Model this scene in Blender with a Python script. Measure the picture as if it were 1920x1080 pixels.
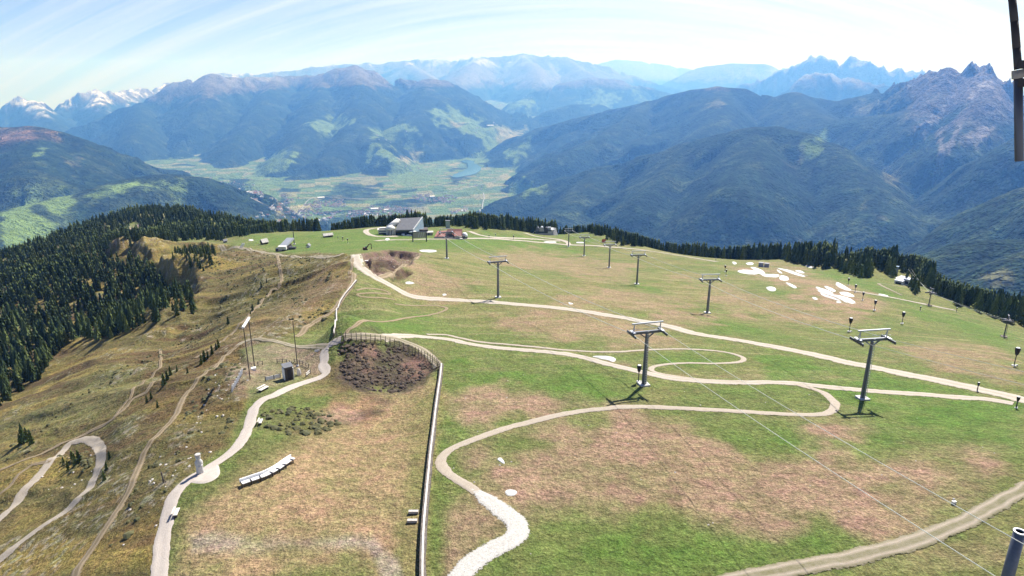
import bpy, bmesh, math, random
import numpy as np
from mathutils import Vector, Matrix

for _o in list(bpy.data.objects): bpy.data.objects.remove(_o, do_unlink=True)
scene = bpy.context.scene
COL = scene.collection
random.seed(7)
rng = np.random.default_rng(11)

# ------------------------------------------------------------------ camera
FPX = 1251.0                      # focal length in pixels of a 1920 wide frame
PITCH = math.radians(17.5)
cd = bpy.data.cameras.new('camera'); cam = bpy.data.objects.new('camera', cd); COL.objects.link(cam)
cd.sensor_width = 36.0; cd.lens = FPX / 1920 * 36.0; cd.clip_start = 0.2; cd.clip_end = 200000
cam.location = (0, 0, 0); cam.rotation_euler = (math.pi/2 - PITCH, 0, 0)
scene.camera = cam

# ------------------------------------------------------------------ sky, sun, exposure
SUN_EL = math.radians(49); SUN_AZ = math.radians(31)      # azimuth clockwise from +Y
w = bpy.data.worlds.new('World'); scene.world = w; w.use_nodes = True
nt = w.node_tree; nt.nodes.clear()
def N(t, typ, **kw):
    n = t.nodes.new(typ)
    for k, v in kw.items(): setattr(n, k, v)
    return n
out = N(nt, 'ShaderNodeOutputWorld'); bg = N(nt, 'ShaderNodeBackground')
sky = N(nt, 'ShaderNodeTexSky', sky_type='NISHITA', sun_disc=False)
sky.sun_elevation = SUN_EL; sky.sun_rotation = SUN_AZ; sky.altitude = 2200; sky.air_density = 1.0; sky.dust_density = 0.6; sky.ozone_density = 1.5
bg.inputs['Strength'].default_value = 0.06
# cirrus: streaks that follow elevation, drooping away from the centre of the range
tc = N(nt, 'ShaderNodeTexCoord'); sx = N(nt, 'ShaderNodeSeparateXYZ'); nt.links.new(tc.outputs['Generated'], sx.inputs[0])
def M(t, op, a, b=None, c=None, clamp=False):
    n = t.nodes.new('ShaderNodeMath'); n.operation = op; n.use_clamp = clamp
    for i, v in enumerate((a, b, c)):
        if v is None: continue
        if isinstance(v, (int, float)): n.inputs[i].default_value = v
        else: t.links.new(v, n.inputs[i])
    return n.outputs[0]
X, Y, Z = sx.outputs
azn = M(nt, 'ARCTAN2', X, Y)
hyp = M(nt, 'SQRT', M(nt, 'ADD', M(nt, 'MULTIPLY', X, X), M(nt, 'MULTIPLY', Y, Y)))
el = M(nt, 'ARCTAN2', Z, hyp)
azo = M(nt, 'SUBTRACT', azn, 0.08)
bow = M(nt, 'ADD', el, M(nt, 'MULTIPLY', M(nt, 'MULTIPLY', azo, azo), 0.42))
skv = N(nt, 'ShaderNodeCombineXYZ'); nt.links.new(X, skv.inputs[0]); nt.links.new(Y, skv.inputs[1]); nt.links.new(M(nt, 'MAXIMUM', Z, 0.03), skv.inputs[2]); nt.links.new(skv.outputs[0], sky.inputs['Vector'])
cmb = N(nt, 'ShaderNodeCombineXYZ'); nt.links.new(M(nt, 'MULTIPLY', azn, 0.9), cmb.inputs[0]); nt.links.new(M(nt, 'MULTIPLY', bow, 16.0), cmb.inputs[1])
n1 = N(nt, 'ShaderNodeTexNoise'); n1.inputs['Scale'].default_value = 1.6; n1.inputs['Detail'].default_value = 7; n1.inputs['Roughness'].default_value = 0.62; n1.inputs['Distortion'].default_value = 0.35
nt.links.new(cmb.outputs[0], n1.inputs['Vector'])
r1 = N(nt, 'ShaderNodeValToRGB'); r1.color_ramp.elements[0].position = 0.40; r1.color_ramp.elements[1].position = 0.66
nt.links.new(n1.outputs['Fac'], r1.inputs[0])
cmb2 = N(nt, 'ShaderNodeCombineXYZ'); nt.links.new(M(nt, 'MULTIPLY', azn, 0.5), cmb2.inputs[0]); nt.links.new(M(nt, 'MULTIPLY', bow, 42.0), cmb2.inputs[1])
n2 = N(nt, 'ShaderNodeTexNoise'); n2.inputs['Scale'].default_value = 2.4; n2.inputs['Detail'].default_value = 4
nt.links.new(cmb2.outputs[0], n2.inputs['Vector'])
r2 = N(nt, 'ShaderNodeValToRGB'); r2.color_ramp.elements[0].position = 0.45; r2.color_ramp.elements[1].position = 0.72
nt.links.new(n2.outputs['Fac'], r2.inputs[0])
# thin veil all over that is thickest towards the sun's side and near the horizon
veil = M(nt, 'ADD', M(nt, 'MULTIPLY', azn, 1.1), 0.60, clamp=True)
hz = M(nt, 'SUBTRACT', 1.0, M(nt, 'MULTIPLY', el, 4.0), clamp=True)
cl = M(nt, 'ADD', M(nt, 'MULTIPLY', r1.outputs[0], 0.32), M(nt, 'MULTIPLY', r2.outputs[0], 0.17))
cl = M(nt, 'ADD', cl, M(nt, 'MULTIPLY', veil, 0.52))
cl = M(nt, 'ADD', cl, M(nt, 'MULTIPLY', hz, 0.16), clamp=True)
low = M(nt, 'SUBTRACT', 1.25, M(nt, 'MULTIPLY', el, 1.9), clamp=True)      # the cirrus sheet thins out overhead
cl = M(nt, 'MULTIPLY', cl, low)
mx = N(nt, 'ShaderNodeMixRGB'); nt.links.new(cl, mx.inputs[0]); tn = N(nt, 'ShaderNodeMixRGB', blend_type='MULTIPLY'); tn.inputs[0].default_value = 1; tn.inputs[2].default_value = (0.47, 0.60, 0.92, 1); nt.links.new(sky.outputs[0], tn.inputs[1]); nt.links.new(tn.outputs[0], mx.inputs[1]); mx.inputs[2].default_value = (9.0, 9.25, 10.0, 1)
nt.links.new(mx.outputs[0], bg.inputs['Color']); nt.links.new(bg.outputs[0], out.inputs['Surface'])

sl = bpy.data.lights.new('sun', 'SUN'); sl.energy = 5.0; sl.angle = math.radians(0.53); sl.color = (1.0, 0.97, 0.93)
so = bpy.data.objects.new('sun', sl); COL.objects.link(so)
sd = Vector((math.sin(SUN_AZ)*math.cos(SUN_EL), math.cos(SUN_AZ)*math.cos(SUN_EL), math.sin(SUN_EL)))
so.rotation_euler = sd.to_track_quat('Z', 'Y').to_euler(); so.location = (300, 300, 1500)
scene.view_settings.view_transform = 'Standard'; scene.view_settings.look = 'None'
scene.view_settings.exposure = 1.0; scene.view_settings.gamma = 1.0

# ------------------------------------------------------------------ numeric helpers
def ray(px, py):
    dx = (px-960)/FPX; dy = (540-py)/FPX
    return (dx, math.cos(PITCH)+dy*math.sin(PITCH), dy*math.cos(PITCH)-math.sin(PITCH))
def azt(px, py):
    d = ray(px, py); return math.atan2(d[0], d[1]), d[2]/math.hypot(d[0], d[1])
def at_range(px, py, R):
    a, t = azt(px, py); return (R*math.sin(a), R*math.cos(a), R*t)

_H = rng.random((256, 256)).astype(np.float32)
def vnoise(x, y):
    xi = np.floor(x).astype(np.int64); yi = np.floor(y).astype(np.int64)
    fx = (x-xi).astype(np.float32); fy = (y-yi).astype(np.float32)
    fx = fx*fx*fx*(fx*(fx*6-15)+10); fy = fy*fy*fy*(fy*(fy*6-15)+10)
    a = _H[xi & 255, yi & 255]; b = _H[(xi+1) & 255, yi & 255]; c = _H[xi & 255, (yi+1) & 255]; d = _H[(xi+1) & 255, (yi+1) & 255]
    return (a+(b-a)*fx)*(1-fy)+(c+(d-c)*fx)*fy           # 0..1
def fbm(x, y, octv=4, gain=0.5):
    s = 0; amp = 1; tot = 0
    for k in range(octv):
        s = s + amp*(vnoise(x+k*17.3, y-k*9.1)-0.5); tot += amp; amp *= gain
        x, y = x*1.9+y*0.65, y*1.9-x*0.65
    return s/tot*2                                       # about -1..1
def ridged(x, y, octv=4):
    s = 0; amp = 1; tot = 0
    for k in range(octv):
        s = s + amp*(1-np.abs(vnoise(x+k*31.7, y+k*11.9)*2-1)); tot += amp; amp *= 0.5
        x, y = x*1.87+y*0.7, y*1.87-x*0.7
    return s/tot
def sstep(a, b, x):
    t = np.clip((x-a)/(b-a), 0, 1); return t*t*(3-2*t)

# ------------------------------------------------------------------ near ground: thin plate through surveyed points
CP = []
def cR(px, py, R): CP.append(at_range(px, py, R))
def cz(px, py, z):
    a, t = azt(px, py); CP.append(at_range(px, py, z/t))
for q in [(0,1080,-72),(150,1080,-62),(300,1080,-57),(500,1080,-56),(790,1080,-55.5),(1100,1080,-55),(1500,1080,-54),(1900,1080,-52.5),
          (330,920,-57.5),(450,820,-58),(600,900,-56.5),(800,880,-56),(1100,900,-55.5),(1400,900,-55),(1750,900,-54),
          (500,740,-59),(610,690,-60),(730,700,-60),(830,720,-58.5),(1000,740,-57.5),(1207,722,-57),(1400,740,-57),(1617,748,-57.5),(1890,750,-58.5),
          (640,632,-63),(800,620,-63.5),(1000,640,-62),(1200,640,-63),(1500,660,-64),(1850,660,-68),
          (440,690,-62),(400,760,-62),(340,850,-60)]: cz(*q)
for q in [(932,558,218),(760,556,215),(838,485,310),(1326,587,222),(1194,533,285),(1142,502,355),(1095,480,430),(1066,462,490),
          (670,480,275),(700,505,235),(660,540,205),(640,590,160),(740,480,295),(785,475,315),
          (600,478,330),(535,468,400),(470,462,430),(560,435,540),(480,438,520),(640,432,570),(720,428,590),(800,430,570),(765,450,430),(900,426,600),(960,450,480),(1010,440,540),
          (1120,440,600),(1130,470,470),(1250,472,520),(1400,492,450),(1430,500,420),(1380,520,350),(1560,505,440),(1560,560,285),(1640,514,430),(1640,530,375),(1690,526,420),(1700,548,350),(1760,572,340),(1900,622,310),(1620,486,560),(1660,497,545),(1720,512,540),(1790,548,480),(1860,580,440),(1920,598,420),
          (1500,600,235),(1750,620,250),(1100,560,225),(1050,520,290),(950,500,320),
          (220,800,150),(0,950,142),(0,850,188),(120,900,140),(190,830,150),(200,700,225),(110,740,225),(0,780,245),(220,640,285),(300,700,185),(350,640,245),(400,600,260),(450,580,245),(500,560,255),(560,520,275),(520,500,310),
          (420,520,345),(400,490,400),(300,560,335),(380,580,290),(220,462,520),(300,458,520),(350,462,490),(400,462,480),(270,500,440),(200,560,420),(120,600,400),(60,700,320),(0,640,375),(0,560,480),(80,500,560),(0,490,640),(140,432,780),(200,425,880),(280,416,940),(400,418,880),(500,432,740),(350,435,640),(100,455,700),(300,444,680),(200,438,740),(400,438,620),(120,462,620)]: cR(*q)
for az_, R_, z_ in [(-50,700,-260),(-50,1250,-520),(-38,900,-260),(-38,1250,-470),(-25,1250,-390),(-12,820,-240),(-12,1250,-430),(0,760,-240),(0,1250,-480),(10,760,-250),(10,1250,-500),(20,1250,-520),
                    (30,800,-300),(30,1250,-520),(40,700,-270),(40,1250,-520),(52,1250,-520),(52,120,-50),(-52,120,-85),(-55,300,-150),(0,30,-54),(50,25,-52),(-50,25,-58),(-50,70,-62),(50,70,-50),(0,12,-54)]:
    a = math.radians(az_); CP.append((R_*math.sin(a), R_*math.cos(a), z_))
CP = np.array(CP)
def uv(x, y):
    R = np.hypot(x, y)+1e-6; return np.arctan2(x, y)*2.2, np.log(R)
cu, cv = uv(CP[:, 0], CP[:, 1])
def phi(d2): return 0.5*d2*np.log(d2+1e-12)
n_ = len(CP)
K = phi((cu[:, None]-cu)**2+(cv[:, None]-cv)**2)+np.eye(n_)*0.0006
P_ = np.stack([np.ones(n_), cu, cv], 1)
A_ = np.block([[K, P_], [P_.T, np.zeros((3, 3))]])
W_ = np.linalg.solve(A_, np.concatenate([CP[:, 2], [0, 0, 0]]))
def base_z(u, v):
    z = W_[n_]+W_[n_+1]*u+W_[n_+2]*v
    for i in range(n_):
        z = z+W_[i]*phi((u-cu[i])**2+(v-cv[i])**2)
    return z

AZN = np.radians(np.linspace(-52, 52, 1300)); RN = np.geomspace(14, 1330, 1150)
AZF = np.radians(np.linspace(-50, 50, 1500)); RF = np.concatenate([np.geomspace(1250, 36000, 960), np.geomspace(36300, 47000, 30)])
# low resolution solve, then bilinear up (thin plate is smooth)
uu = np.linspace(AZN[0], AZN[-1], 260); vv = np.linspace(np.log(RN[0]), np.log(RN[-1]), 300)
ZB = base_z((uu*2.2)[None, :]+0*vv[:, None], vv[:, None]+0*uu[None, :])
def bil(Zg, a0, a1, v0, v1, a, v):
    nv, na = Zg.shape
    fa = np.clip((a-a0)/(a1-a0)*(na-1), 0, na-1.001); fv = np.clip((v-v0)/(v1-v0)*(nv-1), 0, nv-1.001)
    ia = fa.astype(int); iv = fv.astype(int); fa = fa-ia; fv = fv-iv
    return (Zg[iv, ia]*(1-fa)+Zg[iv, ia+1]*fa)*(1-fv)+(Zg[iv+1, ia]*(1-fa)+Zg[iv+1, ia+1]*fa)*fv
AG, RG = np.meshgrid(AZN, RN)
NX = RG*np.sin(AG); NY = RG*np.cos(AG)
NZ = bil(ZB, uu[0], uu[-1], vv[0], vv[-1], AG, np.log(RG))

class Land:
    """height field on a polar lattice; answers where a sight line meets the land"""
    def __init__(s, az, lnR, Z): s.az = az; s.v = lnR; s.Z = Z; s.T = Z/np.exp(lnR)[:, None]
    def height(s, x, y):
        a = math.atan2(x, y); v = math.log(math.hypot(x, y))
        j = int(np.clip(np.searchsorted(s.az, a)-1, 0, len(s.az)-2)); i = int(np.clip(np.searchsorted(s.v, v)-1, 0, len(s.v)-2))
        # the same two triangles the mesh has
        fa = (a-s.az[j])/(s.az[j+1]-s.az[j]); fv = (math.exp(v)-math.exp(s.v[i]))/(math.exp(s.v[i+1])-math.exp(s.v[i]))
        Z = s.Z; return float((Z[i, j]*(1-fa)+Z[i, j+1]*fa)*(1-fv)+(Z[i+1, j]*(1-fa)+Z[i+1, j+1]*fa)*fv)
    def heights(s, x, y):
        a = np.arctan2(x, y); R = np.hypot(x, y); v = np.log(R)
        j = np.clip(np.searchsorted(s.az, a)-1, 0, len(s.az)-2); i = np.clip(np.searchsorted(s.v, v)-1, 0, len(s.v)-2)
        fa = (a-s.az[j])/(s.az[j+1]-s.az[j]); fv = (R-np.exp(s.v[i]))/(np.exp(s.v[i+1])-np.exp(s.v[i]))
        Z = s.Z; return (Z[i, j]*(1-fa)+Z[i, j+1]*fa)*(1-fv)+(Z[i+1, j]*(1-fa)+Z[i+1, j+1]*fa)*fv
    def hit(s, px, py):
        a, t = azt(px, py)
        f = np.interp(a, s.az, np.arange(len(s.az))); j = int(min(f, len(s.az)-2)); f -= j
        col = s.T[:, j]*(1-f)+s.T[:, j+1]*f
        k = np.nonzero(col >= t)[0]
        if len(k) == 0: return None
        k = k[0]
        if k == 0: R = math.exp(s.v[0])
        else:
            c0, c1 = col[k-1], col[k]; g = (t-c0)/(c1-c0+1e-12); R = math.exp(s.v[k-1]+(s.v[k]-s.v[k-1])*g)
        x = R*math.sin(a); y = R*math.cos(a); return (x, y, s.height(x, y))

def seg_dist(U, V, pts, closed=False):
    """distance in (u,v) to a polyline"""
    best = np.full(U.shape, 1e9, np.float32)
    n = len(pts)
    for k in range(n if closed else n-1):
        x0, y0 = pts[k]; x1, y1 = pts[(k+1) % n]
        dx = x1-x0; dy = y1-y0; L = dx*dx+dy*dy+1e-18
        t = np.clip(((U-x0)*dx+(V-y0)*dy)/L, 0, 1)
        d = np.hypot(U-x0-t*dx, V-y0-t*dy); best = np.minimum(best, d)
    return best
def inside(U, V, pts):
    c = np.zeros(U.shape, bool); n = len(pts)
    for k in range(n):
        x0, y0 = pts[k]; x1, y1 = pts[(k+1) % n]
        if y0 == y1: continue
        m = ((y0 > V) != (y1 > V)) & (U < (x1-x0)*(V-y0)/(y1-y0)+x0); c ^= m
    return c
KV = 0.28       # weight of ln(range) against azimuth when measuring on the land plan
def region(land, U, V, W1, poly, soft, warp):
    """0..1 mask of a patch of land given its corners; its edge is frayed by noise W1"""
    pts = []
    for q in poly:
        if isinstance(q[0], str): pts.append((math.radians(q[1]), math.log(q[2])*KV)); continue
        h = land.hit(*q)
        if h is None: continue
        pts.append((math.atan2(h[0], h[1]), math.log(math.hypot(h[0], h[1]))*KV))
    if len(pts) < 3: return None, None
    P = np.array(pts); m = soft+abs(warp)*1.5
    ys = (V[:, 0] > P[:, 1].min()-m) & (V[:, 0] < P[:, 1].max()+m); xs = (U[0] > P[:, 0].min()-m) & (U[0] < P[:, 0].max()+m)
    iy = np.nonzero(ys)[0]; ix = np.nonzero(xs)[0]
    if len(iy) == 0 or len(ix) == 0: return None, None
    sl_ = np.s_[iy[0]:iy[-1]+1, ix[0]:ix[-1]+1]
    Us, Vs = U[sl_], V[sl_]
    d = seg_dist(Us, Vs, pts, True); d = np.where(inside(Us, Vs, pts), d, -d)
    d = d+W1[sl_]*warp
    return sl_, sstep(-soft, soft, d)

# ------------------------------------------------------------------ materials
def mat(name, color=(0.5, 0.5, 0.5), rough=0.7, metal=0.0, var=0.0, scale=4.0, bump=0.0, bscale=20.0, color2=None):
    m = bpy.data.materials.new(name); m.use_nodes = True; t = m.node_tree; b = t.nodes['Principled BSDF']
    b.inputs['Roughness'].default_value = rough; b.inputs['Metallic'].default_value = metal
    tcn = N(t, 'ShaderNodeTexCoord')
    n = N(t, 'ShaderNodeTexNoise'); n.inputs['Scale'].default_value = scale; n.inputs['Detail'].default_value = 5; t.links.new(tcn.outputs['Object'], n.inputs['Vector'])
    r = N(t, 'ShaderNodeValToRGB'); e = r.color_ramp.elements; e[0].position = 0.3; e[1].position = 0.7
    c = color; c2 = color2 or tuple(min(1, k*(1+var)) for k in c); c1 = tuple(k*(1-var) for k in c) if color2 is None else c
    e[0].color = (*c1, 1); e[1].color = (*c2, 1)
    t.links.new(n.outputs['Fac'], r.inputs[0]); t.links.new(r.outputs[0], b.inputs['Base Color'])
    if bump:
        bn = N(t, 'ShaderNodeTexNoise'); bn.inputs['Scale'].default_value = bscale; bn.inputs['Detail'].default_value = 4; t.links.new(tcn.outputs['Object'], bn.inputs['Vector'])
        bp = N(t, 'ShaderNodeBump'); bp.inputs['Strength'].default_value = bump; bp.inputs['Distance'].default_value = 0.1
        t.links.new(bn.outputs['Fac'], bp.inputs['Height']); t.links.new(bp.outputs[0], b.inputs['Normal'])
    return m

def grid_mesh(name, Xg, Yg, Zg, colr, material):
    nr, nc = Xg.shape
    me = bpy.data.meshes.new(name)
    co = np.stack([Xg, Yg, Zg], -1).reshape(-1, 3).astype(np.float32)
    idx = np.arange(nr*nc).reshape(nr, nc)
    f = np.stack([idx[:-1, :-1], idx[:-1, 1:], idx[1:, 1:], idx[1:, :-1]], -1).reshape(-1, 4)
    me.vertices.add(len(co)); me.vertices.foreach_set('co', co.ravel())
    me.loops.add(f.size); me.loops.foreach_set('vertex_index', f.ravel().astype(np.int32))
    me.polygons.add(len(f)); me.polygons.foreach_set('loop_start', np.arange(0, f.size, 4, dtype=np.int32)); me.polygons.foreach_set('loop_total', np.full(len(f), 4, np.int32))
    me.polygons.foreach_set('use_smooth', np.ones(len(f), bool))
    me.update()
    ca = me.color_attributes.new('albedo', 'FLOAT_COLOR', 'POINT')
    ca.data.foreach_set('color', colr.reshape(-1, 4).astype(np.float32).ravel())
    me.materials.append(material)
    o = bpy.data.objects.new(name, me); COL.objects.link(o); return o
# ------------------------------------------------------------------ near ground: relief and land cover
UN = AG; VN = np.log(RG)*KV
W1 = fbm(NX/22, NY/22, 4).astype(np.float32); W2 = fbm(NX/6.5+40, NY/6.5, 4).astype(np.float32); W3 = fbm(NX/70+9, NY/70+5, 3).astype(np.float32)
L0 = Land(AZN, np.log(RN), NZ)
def reg(poly, soft=0.012, warp=0.02, land=L0): return region(land, UN, VN, W2*0.5+W1*0.6, poly, soft, warp)
def full(poly, soft=0.012, warp=0.02):
    m = np.zeros(NX.shape, np.float32); s_, v = reg(poly, soft, warp)
    if s_ is not None: m[s_] = v
    return m
EDGE = [(-80,1200),(300,1200),(296,1010),(318,930),(372,880),(428,838),(462,770),(474,700),(450,655),(540,632),(600,610),(625,600),(640,560),(664,520),(660,482),(600,478),(520,474),(470,470),(420,460),(360,456),(300,453),(225,452)]
slopeM = full([('p',-54,15),('p',-30,15)]+EDGE[1:]+[('p',-32,900),('p',-54,900)], 0.006, 0.012)
bowl = slopeM
heath = full([(630,648),(700,640),(760,650),(810,690),(790,720),(730,735),(670,730),(640,700)], 0.006, 0.012)
pit = full([(680,476),(730,470),(782,478),(770,492),(735,508),(705,512),(688,500)], 0.004, 0.006)
pit2 = full([(735,512),(760,506),(772,512),(755,522),(735,524)], 0.003, 0.004)
heap = full([(690,478),(730,474),(745,482),(720,490),(695,488)], 0.003, 0.005)
CU = NY*0.92+NX*0.38; gul = ridged(CU/19+W1*0.35, NX/95, 4)
NZ = NZ+slopeM*((gul-0.6)*4.2+W1*1.2+W2*0.5)*sstep(60, 150, RG)
NZ = NZ+(1-slopeM)*(W2*0.14+fbm(NX/40+3, NY/40, 3)*0.5*sstep(80, 200, RG))*1.0
NZ = NZ+heath*(W2*0.45-0.9)
NZ = NZ-pit*(2.6+W2*1.6+ridged(NX/9, NY/9, 3)*1.6)+heap*2.6-pit2*2.2
# left spurs standing out of the bowl
knoll = full([(220,470),(262,455),(300,470),(330,520),(370,560),(350,610),(280,620),(230,600),(200,530)], 0.03, 0.02)
knoll2 = full([(315,470),(370,458),(430,470),(420,500),(390,520),(340,505)], 0.02, 0.01)
NZ = NZ+knoll*(3+W1*5)+knoll2*(3+W1*3)
# the spur: its face towards the viewer falls steeply from the grassy crest
def world_line(line): return [L0.hit(*q)[:2] for q in line]
def steep(line, drop, a, b):
    global NZ
    pts = world_line(line); d = seg_dist(NX, NY, pts); RR = np.hypot(NX, NY)
    pa = np.array([math.atan2(p[0], p[1]) for p in pts]); pr = np.array([math.hypot(*p) for p in pts]); o = np.argsort(pa)
    front = sstep(0, 6, np.interp(AG, pa[o], pr[o])-RR)*sstep(pa.min()-0.05, pa.min()+0.01, AG)*sstep(pa.max()+0.03, pa.max(), AG)
    NZ = NZ-drop*front*(1-np.exp(-d/a))*np.exp(-(d/b)**2)
steep([(225,463),(262,458),(288,478),(300,496),(330,514)], 15, 13, 52)
steep([(300,496),(330,512),(352,530)], 8, 8, 26)
steep([(312,470),(340,462),(372,457),(402,464)], 10, 8, 32)
NEAR = Land(AZN, np.log(RN), NZ.copy())

def mixc(c, col, m):
    return c*(1-m[..., None])+np.array(col, np.float32)*m[..., None]
GREEN = (0.118, 0.145, 0.042); LUSH = (0.084, 0.148, 0.026); OLIVE = (0.165, 0.158, 0.06); STRAW = (0.235, 0.19, 0.10); PINK = (0.27, 0.183, 0.122)
TAN = (0.295, 0.205, 0.118); BROWN = (0.10, 0.062, 0.032); MOSS = (0.085, 0.085, 0.028); GOLD = (0.24, 0.18, 0.056); DIRT = (0.21, 0.135, 0.095); GRAVEL = (0.3, 0.26, 0.22)
C = np.zeros(NX.shape+(3,), np.float32)+np.array(GREEN, np.float32)
g1 = sstep(-0.35, 0.35, W1*0.7+W3*0.5+W2*0.35)
C = mixc(C, OLIVE, g1*0.85)
# wind-combed dry grass in long streaks
st = fbm(NX/30+W1, NY/5.0, 4)
C = mixc(C, STRAW, sstep(0.05, 0.6, st+W3*0.3)*0.55)
st2 = fbm(NX/16+W1*1.5, NY/2.2+W1, 3); C = mixc(C, (0.115,0.11,0.045), sstep(0.15, 0.6, st2)*0.5*sstep(90, 170, RG))
C = mixc(C, (0.27,0.235,0.125), sstep(0.15, 0.6, -st2)*0.45*sstep(90, 170, RG))
def paint(polys, col, amt, soft=0.02, warp=0.05):
    for p in polys:
        s_, m = reg(p, soft, warp, NEAR)
        if s_ is None: continue
        v = m*amt*(0.72+0.28*np.clip(W2[s_]*2.2+0.8, 0, 1.4)); C[s_] = mixc(C[s_], col, np.clip(v, 0, 1))
# lush patches
paint([[(1330,800),(1500,790),(1700,770),(1920,790),(1920,850),(1800,840),(1640,850),(1500,860),(1400,850)],
       [(860,670),(1000,672),(1120,700),(1190,730),(1130,760),(1000,770),(900,760),(850,720)],
       [(980,740),(1130,745),(1100,765),(1000,785),(860,830),(840,790)],
       [(1250,1000),(1500,960),(1700,990),(1650,1030),(1400,1075),(1200,1085),(1000,1080),(1010,1030),(1120,1000)],
       [(1700,930),(1850,930),(1800,970),(1740,960)],
       [(1360,740),(1520,725),(1700,745),(1900,765),(1900,790),(1650,780),(1580,750),(1530,725)],
       [(1240,665),(1360,662),(1380,672),(1340,680),(1245,680)],
       [(1430,660),(1560,690),(1700,715),(1800,735),(1600,722),(1450,712)],
       [(1200,590),(1320,590),(1400,610),(1500,640),(1400,628),(1280,612)],
       [(1150,505),(1200,528),(1260,545),(1230,560),(1150,525)],
       [(1060,465),(1100,478),(1150,500),(1120,508),(1060,480)],
       [(420,462),(480,440),(560,436),(720,428),(830,436),(1000,432),(1130,445),(1120,455),(900,470),(760,468),(600,474),(540,474),(440,466)],
       [(1330,492),(1500,496),(1580,512),(1700,560),(1900,620),(1900,660),(1750,600),(1600,540),(1480,510)],
       [(1340,530),(1450,535),(1560,560),(1560,575),(1440,560)],
       [(800,590),(830,610),(740,625),(650,625),(640,570),(700,600)],
       [(805,800),(815,700),(850,690),(850,800),(825,880),(830,980),(800,1080),(795,1000)]], LUSH, 0.75)
paint([[(900,476),(1000,470),(1190,496),(1180,525),(1080,520),(960,500)],
       [(1130,540),(1230,556),(1360,590),(1180,575),(1060,560)],
       [(1270,520),(1400,540),(1540,575),(1660,610),(1500,612),(1380,590)],
       [(1010,590),(1180,612),(1260,640),(1150,652),(980,640),(940,600)],
       [(1400,505),(1380,520),(1460,535),(1570,570),(1650,572),(1500,530)],
       [(1720,640),(1860,655),(1900,700),(1850,712),(1740,690),(1640,660)],
       [(750,500),(800,490),(870,520),(900,550),(820,555),(770,540)],
       [(1368,500),(1440,492),(1520,505),(1600,545),(1622,575),(1560,578),(1500,560),(1440,525)],[(1230,598),(1300,590),(1320,606),(1270,612)]], PINK, 0.62)
paint([[(860,850),(930,820),(1060,800),(1230,785),(1330,800),(1340,850),(1460,880),(1540,930),(1450,975),(1330,950),(1220,930),(1100,970),(990,985),(920,930),(870,890)],
       [(1600,900),(1700,870),(1820,840),(1870,860),(1870,905),(1780,940),(1720,985),(1630,985),(1590,940)],
       [(1340,870),(1560,880),(1620,930),(1600,960),(1480,930)],
       [(850,770),(880,735),(940,725),(1010,735),(1020,755),(930,785)],
       [(845,930),(900,935),(945,965),(955,1000),(880,1040),(840,1075),(830,1000)],
       [(1480,790),(1560,785),(1640,800),(1620,815),(1520,810)]], PINK, 0.92)
paint([[(1110,668),(1180,680),(1190,692),(1140,685)]], DIRT, 0.8, 0.006, 0.01)
# meadow left of the wall
paint([[(470,850),(560,800),(640,745),(760,730),(828,712),(820,860),(795,1085),(330,1085),(345,960),(420,905)]], TAN, 0.9, 0.02, 0.03)
paint([[(500,730),(580,715),(640,690),(660,730),(640,760),(560,760)], [(640,745),(700,740),(690,765),(600,770)]], (0.24,0.14,0.085), 0.75)
paint([[(770,760),(822,720),(815,860),(790,1000),(785,1085),(730,1085),(745,960),(760,860)]], OLIVE, 0.75, 0.012, 0.03)
paint([[(430,840),(520,815),(590,800),(560,850),(450,900),(350,960),(345,1010),(325,1000),(330,930),(400,890)], [(640,690),(700,720),(640,745),(600,720)]], MOSS, 0.6, 0.012, 0.03)
paint([[(500,770),(560,762),(600,770),(640,800),(600,830),(540,815),(500,800)]], (0.10,0.10,0.035), 0.75, 0.01, 0.04)
paint([[(600,800),(660,780),(640,765),(590,775)]], (0.28,0.19,0.15), 0.5, 0.01, 0.03)
paint([[(355,1005),(500,1010),(640,1005),(700,1010),(745,1050),(760,1090),(720,1090),(690,1030),(560,1030),(440,1035),(360,1035)]], (0.27,0.23,0.18), 0.75, 0.006, 0.012)
paint([[(420,470),(480,470),(480,480),(400,478)]], TAN, 0.5)
# left slope
sl_gold = sstep(-0.1, 0.4, fbm(NX/55+5+W1*0.3, CU/10+W1*0.6, 4)); sl_dark = sstep(0.0, 0.4, fbm(NX/40+15, CU/5.0+W1*0.8, 4))
S = np.zeros_like(C)+np.array((0.122,0.102,0.040), np.float32)
S = mixc(S, GOLD, sl_gold*0.8); S = mixc(S, BROWN, sl_dark*0.75); S = mixc(S, MOSS, sstep(0.1, 0.6, W3+W2*0.6)*0.7); S *= 1.04
C = C*(1-slopeM[..., None])+S*slopeM[..., None]
paint([[(430,640),(520,600),(640,560),(655,500),(600,500),(560,540),(480,590)]], (0.22,0.15,0.085), 0.7, 0.02, 0.04)
paint([[(170,690),(320,700),(240,800),(60,840),(-20,860),(-20,800),(100,740)]], (0.15,0.15,0.06), 0.6, 0.03, 0.06)
paint([[(430,560),(540,500),(620,480),(560,560),(500,600)]], MOSS, 0.5, 0.03, 0.06)
paint([[(225,455),(300,452),(420,460),(430,470),(330,475),(300,500),(240,470)]], GOLD, 0.7, 0.01, 0.03)
paint([[(640,645),(700,640),(770,655),(812,692),(790,715),(730,738),(675,732),(640,700)]], (0.070,0.054,0.040), 0.92, 0.014, 0.05)
paint([[(660,655),(700,652),(690,680)], [(760,690),(800,690),(780,705)]], (0.22,0.13,0.10), 0.6, 0.01, 0.03)
paint([[(555,655),(600,658),(600,676),(565,672)]], (0.11,0.07,0.05), 0.8, 0.004, 0.02)
paint([[(430,690),(470,650),(540,648),(600,655),(605,700),(560,712),(500,740),(440,735)]], (0.24,0.185,0.13), 0.75, 0.01, 0.02)
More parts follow.
